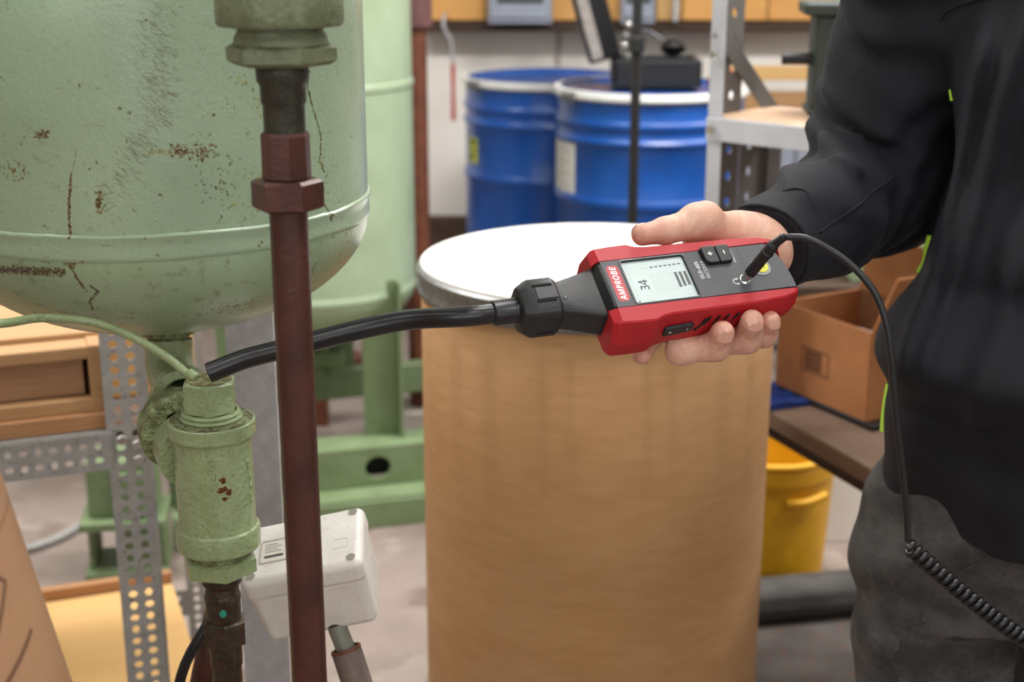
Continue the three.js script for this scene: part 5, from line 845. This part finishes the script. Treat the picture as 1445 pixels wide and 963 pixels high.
// ---------------------------------------------------------------- grey rack at the right
const RACK = { e: V(0.7415, 0, 0.671), g: V(0.671, 0, -0.7415), o: V(0.359, 0, -2.6) }, BENCH = { e: V(0.3753, 0, 0.9269), g: V(0.9269, 0, -0.3753), o: V(0.4826, 0, -2.483) };
const alongX = (e) => Math.atan2(-e.z, e.x);
{
  const t = thing('storage_rack', 'light grey steel storage rack with a chipboard shelf behind the arm', 'rack', RACK.o); t.rotation.y = alongX(RACK.e);   // local x runs along the rack, local -z to its back
  const holes = (w, h) => { const s = new THREE.Shape(); s.moveTo(0, 0); s.lineTo(w, 0); s.lineTo(w, h); s.lineTo(0, h); s.closePath(); for (let y = 0.05; y < h - 0.03; y += 0.05) { const p = new THREE.Path(); p.absarc(w * 0.68, y, 0.009, 0, Math.PI * 2); s.holes.push(p); } return s; };
  const H = 1.9, L = 1.1, DP = 0.21, Y = 1.168;
  const post = (x, z, sx, sz, h = H) => { part(t, 'post', plank(0.03, h, 0.003, x + sx * 0.015, h / 2, z), M.rackLight); part(t, 'post', extrude(holes(0.1, h), 0.003, 0, 1, 8).rotateY(sz > 0 ? -Math.PI / 2 : Math.PI / 2).translate(x, 0, z), M.rackDark); };
  post(0, 0, 1, -1); post(0, -DP, 1, 1, Y - 0.005); post(L, 0, -1, -1); post(L, -DP, -1, 1, Y - 0.005);
  for (const z of [0.005, -DP - 0.005]) part(t, 'shelf_lip', box(L, 0.042, 0.006, L / 2, Y - 0.022, z, 0.002), M.rackLight);
  part(t, 'shelf_board', box(L, 0.016, DP - 0.01, L / 2, Y - 0.008, -DP / 2, 0.002), std({ map: mottled(0xc0a084, 0xa98a70, 0.06, { seed: 98, specks: 0.24, speck: 0x7a5c44 }), roughness: 0.75 }));
  part(t, 'brace', box(0.004, 0.27, 0.036, 0, 0, 0, 0.001).rotateX(0.87).translate(0.008, 1.24, -0.108), M.rackDark);
  for (const y of [Y - 0.022, 1.28]) part(t, 'bolt', hexNut(0.009, 0.006).rotateX(Math.PI / 2).translate(0.014, y, 0.009), M.chrome);
}
{
  const t = thing('work_bench', 'worn dark wooden bench top carrying the open carton', 'bench', BENCH.o); t.rotation.y = alongX(BENCH.e);
  for (let i = 0; i < 2; i++) part(t, 'top_plank', box(1.0, 0.034, 0.163, 0.36, 0.618, -0.082 - i * 0.166, 0.005), M.wornWood);
  part(t, 'front_rail', box(0.96, 0.03, 0.02, 0.36, 0.586, -0.03, 0.003), M.darkWood);
  for (const [x, z] of [[-0.125, -0.03], [0.82, -0.05], [0.82, -0.26]]) part(t, 'leg', box(0.04, 0.6, 0.04, x, 0.3, z, 0.003), M.darkWood);
}
const onBench = (name, label, cat, along, back, y, turn = 0) => { const p = BENCH.o.clone().addScaledVector(BENCH.e, along).addScaledVector(BENCH.g, back); const t = thing(name, label, cat, V(p.x, y, p.z)); t.rotation.y = alongX(BENCH.e) + turn; return t; };
{
  const t = thing('green_machine', 'dark green machine housing with a side handle on the upper rack shelf', 'machine', V(0.655, 1.1685, -2.64)); t.rotation.y = -0.1;
  part(t, 'housing', box(0.24, 0.17, 0.12, 0.015, 0.095, 0, 0.008), M.machineGreen); part(t, 'top_cover', box(0.27, 0.022, 0.14, 0.008, 0.19, 0, 0.006), M.machineGreen); part(t, 'handle', rod(V(-0.1, 0.1, 0.02), V(-0.16, 0.1, 0.02), 0.011, 20), M.black); part(t, 'base_plate', box(0.25, 0.012, 0.13, 0.015, 0.006, 0, 0.003), M.machineGreen);
}
{
  const t = onBench('carton', 'open cardboard carton with a dark printed block, on the worn wooden bench', 'box', -0.117, 0.08, 0.648, 0.117);
  const w = 0.253, d = 0.2, h = 0.165, k = 0.005, lift = 0.0;
  const print = canvasTexture(512, 330, (x) => { speckle(x, 512, 330, 0xb47c4e, 0xa56e44, [8, 6], 7, 1.3); x.fillStyle = '#5c3a22'; x.globalAlpha = 0.85; x.strokeStyle = '#5c3a22'; x.lineWidth = 8; x.strokeRect(150, 140, 150, 88); x.fillRect(166, 146, 96, 74); x.fillStyle = '#8a5c3a'; x.fillRect(172, 168, 84, 6); x.fillRect(172, 190, 84, 6); });
  const front = new THREE.BoxGeometry(w, h, k); { const u = front.attributes.uv; } part(t, 'front_panel', front.translate(w / 2, h / 2, 0), std({ map: print, roughness: 0.8 }));
  part(t, 'side_panel', plank(k, h, d, w, h / 2, -d / 2), M.carton); part(t, 'side_panel', plank(k, h, d, 0, h / 2, -d / 2), M.carton); part(t, 'back_panel', plank(w, h, k, w / 2, h / 2, -d), M.cartonInner); part(t, 'bottom_panel', plank(w, k, d, w / 2, 0.003, -d / 2), M.carton);
  part(t, 'flap', plank(k, 0.12, d, 0, 0.06, 0).rotateZ(-0.45).translate(w, h, -d / 2), M.carton); part(t, 'flap', plank(w, 0.11, k, 0, 0.055, 0).rotateX(-0.15).translate(w / 2, h, -d), M.carton);
}
{
  const t = onBench('packing_paper', 'crumpled white packing paper poking out of the open carton', 'paper', 0.03, 0.17, 0.654);
  const g = new THREE.IcosahedronGeometry(0.062, 4), p = g.attributes.position; for (let i = 0; i < p.count; i++) { const x = p.getX(i), y = p.getY(i), z = p.getZ(i), n = 0.7 + 0.7 * Math.abs(vnoise(x * 40 + 30, y * 40 + z * 33 + 30, 999, 999, 3) - 0.5) * 2; p.setXYZ(i, x * n, y * n, z * n); } g.computeVertexNormals(); part(t, 'crumpled_sheet', boxUV(toCreasedNormals(g, 0.3)).scale(1, 1.0, 1).translate(0, 0.075, 0), std({ color: 0xe6e4e0, roughness: 0.8 }));
}
{
  const t = onBench('blue_cloth', 'folded blue cloth lying under the open carton on the bench', 'cloth', -0.1, 0.015, 0.6355);
  const rows = []; for (let i = 0; i <= 24; i++) { const ring = [], u = i / 24; for (let k = 0; k <= 10; k++) { const v = k / 10; ring.push(V(-0.04 + u * 0.13, 0.006 + 0.006 * Math.sin(u * 19 + v * 5) * Math.sin(v * 3.14) + 0.003, 0.02 - v * 0.1)); } for (let k = 10; k >= 0; k--) { const v = k / 10; ring.push(V(-0.04 + u * 0.13, 0.0005, 0.02 - v * 0.1)); } rows.push(ring); } part(t, 'folded_layers', loft(rows, 0.8), M.blueCloth);
}
{
  const t = onBench('carton_shade_sheet', 'black sheet put in for the dark shadow under the open carton on the bench', 'mat', -0.117, 0.08, 0.6355, 0.117); part(t, 'sheet', box(0.27, 0.011, 0.2, 0.14, 0.006, -0.095, 0.003), M.rubber);  // black sheet stands in for the dark shadow beneath the carton
}
{
  const t = onBench('tan_sheet', 'tan cardboard sheet with a pale top strip standing behind the open carton', 'board', -0.1, 0.318, 0.6355, 0.117); part(t, 'sheet', box(0.36, 0.235, 0.008, 0.12, 0.1175, 0, 0.002), std({ map: mottled(0xa98a6c, 0x997a5e, 0.3, { seed: 99 }), roughness: 0.8 })); part(t, 'top_strip', box(0.36, 0.03, 0.01, 0.12, 0.2, 0.0095, 0.003), M.pineLight);
}
{
  const t = thing('green_bin', 'pale green plastic storage bin behind the elbow, beyond the rack', 'bin', V(0.99, 0.66, -3.52));
  const o = (w, d, y) => [V(-w, y, -d), V(-w, y, d), V(w, y, d), V(w, y, -d)];
  part(t, 'tub', loft([o(0.15, 0.12, 0), o(0.18, 0.14, 0.16)], 0.2), M.paleGreen); part(t, 'rim', box(0.39, 0.02, 0.31, 0, 0.165, 0, 0.006), M.paleGreen);
}
{
  const t = thing('grey_sack', 'soft pale grey fabric bundle on top of the green storage bin', 'bundle', V(0.99, 0.837, -3.52));
  const g = new THREE.SphereGeometry(0.13, 40, 24), p = g.attributes.position; for (let i = 0; i < p.count; i++) { const x = p.getX(i), y = p.getY(i), z = p.getZ(i), n = 0.85 + 0.3 * vnoise(x * 14 + 30, y * 14 + z * 11 + 30, 999, 999, 5); p.setXYZ(i, x * n * 1.25, Math.max(-0.045, y * n * 0.62), z * n); } g.computeVertexNormals(); part(t, 'fabric', boxUV(g).translate(0, 0.046, 0), M.cushionGrey);
}
{
  const t = thing('work_table', 'dark wooden table carrying the green bin beyond the rack', 'table', V(1.06, 0, -3.6)); part(t, 'table_top', box(0.8, 0.03, 0.5, 0, 0.644, 0, 0.004), M.darkWood); for (const x of [-0.36, 0.36]) for (const z of [-0.2, 0.2]) part(t, 'leg', box(0.05, 0.628, 0.05, x, 0.314, z, 0.004), M.darkWood);
}
{
  const t = thing('grey_column', 'grey steel column with a slanting brace behind the gap of the arm', 'column', V(1.16, 0, -4.05)); part(t, 'shaft', box(0.11, 2.6, 0.08, 0, 1.3, 0, 0.006), M.rackDark); part(t, 'face_strip', box(0.05, 2.6, 0.01, 0.01, 1.3, 0.044, 0.003), M.greyBox); part(t, 'brace', box(0.05, 0.6, 0.04, 0, 0, 0, 0.004).rotateZ(0.6).translate(-0.05, 0.92, 0.11), M.darkWood);
}
// ---------------------------------------------------------------- under the right rack and by the back wall
{
  const t = thing('yellow_bin', 'yellow plastic bin with a rolled rim on the floor under the rack', 'bin', V(0.60, 0, -3.12));
  part(t, 'tub', lathe([[0, 0], [0.135, 0], [0.14, 0.006], [0.158, 0.335], [0.15, 0.337], [0.134, 0.012], [0, 0.01]], 64), M.yellow); part(t, 'rim', new THREE.TorusGeometry(0.16, 0.009, 12, 64).rotateX(Math.PI / 2).translate(0, 0.337, 0), M.yellow); part(t, 'rim_band', lathe([[0.156, 0.29], [0.165, 0.292], [0.166, 0.325], [0.157, 0.332]], 64), M.yellow);
  part(t, 'handle', tube([V(0.02, 0.25, 0.155), V(0.06, 0.255, 0.162), V(0.11, 0.265, 0.14)], 0.01, 24, 10), M.yellow);
}
solo('floor_roll', 'dark grey rubber roll lying on the floor in front of the yellow bin', 'roll', merge(rod(V(0.42, 0.05, -2.86), V(1.05, 0.055, -2.98), 0.05, 32, 0.006)), std({ map: mottled(0x4a4642, 0x34312e, 0.3, { seed: 88 }), roughness: 0.75 }));
solo('floor_shade_sheet', 'dark stained sheet put in for the shade on the floor under the bench behind the jeans', 'mat', box(0.62, 0.008, 1.1, 0.78, 0.004, -2.42, 0.002), std({ map: mottled(0x4a4440, 0x38322e, 0.5, { seed: 121, specks: 0.34, speck: 0x5c3424, f: 6, contrast: 2.2 }), roughness: 0.85 }));  // dark sheet laid in for the bench shade; the rusty specks are stains
{
  const t = thing('caster_wheel', 'black caster wheel on the floor beside the jeans', 'wheel', V(0.82, 0.044, -2.72)); part(t, 'tyre', new THREE.TorusGeometry(0.026, 0.009, 12, 32).rotateY(0.6), M.rubber); part(t, 'hub', cyl(0.02, 0.02, 24).rotateX(Math.PI / 2).rotateY(0.6), M.black);
}
solo('white_board', 'white board standing on the floor behind the yellow bin', 'board', box(0.5, 0.5, 0.02, 0.9, 0.25, -3.32, 0.004), M.lidWhite);
solo('white_plastic_strip', 'narrow pale blue white plastic strip standing between the drum and the carton', 'strip', box(0.02, 0.16, 0.012, 0.475, 0.716, -2.66, 0.003), std({ color: 0xd4dde6, roughness: 0.5 }));
{
  const t = thing('back_cabinet', 'grey steel cabinet against the back wall beyond the rack post', 'cabinet', V(1.0, 0, -5.2)); part(t, 'carcass', box(0.62, 0.86, 0.4, 0, 0.43, 0, 0.006), M.rackDark); for (const s of [-1, 1]) { const d = part(t, 'door', box(0.3, 0.8, 0.018, s * 0.153, 0.43, 0.208, 0.004), M.greyBox); part(d, 'handle', box(0.012, 0.1, 0.02, s * 0.03, 0.5, 0.226, 0.003), M.black); }
}
{
  const t = thing('pine_crate', 'low pine crate with two slats on top of the grey cabinet', 'crate', V(0.99, 0.862, -5.2)); part(t, 'slat', box(0.5, 0.075, 0.018, 0, 0.045, 0.16, 0.003), M.crateWood); part(t, 'slat', box(0.5, 0.05, 0.018, 0, 0.145, 0.16, 0.003), M.pineLight); for (const x of [-0.24, 0.24]) part(t, 'end_board', box(0.02, 0.175, 0.32, x, 0.088, 0, 0.003), M.crateWood); part(t, 'bottom_board', box(0.5, 0.014, 0.32, 0, 0.007, 0, 0.002), M.crateWood);
}

scene.updateMatrixWorld(true);
renderer.render(scene, camera);
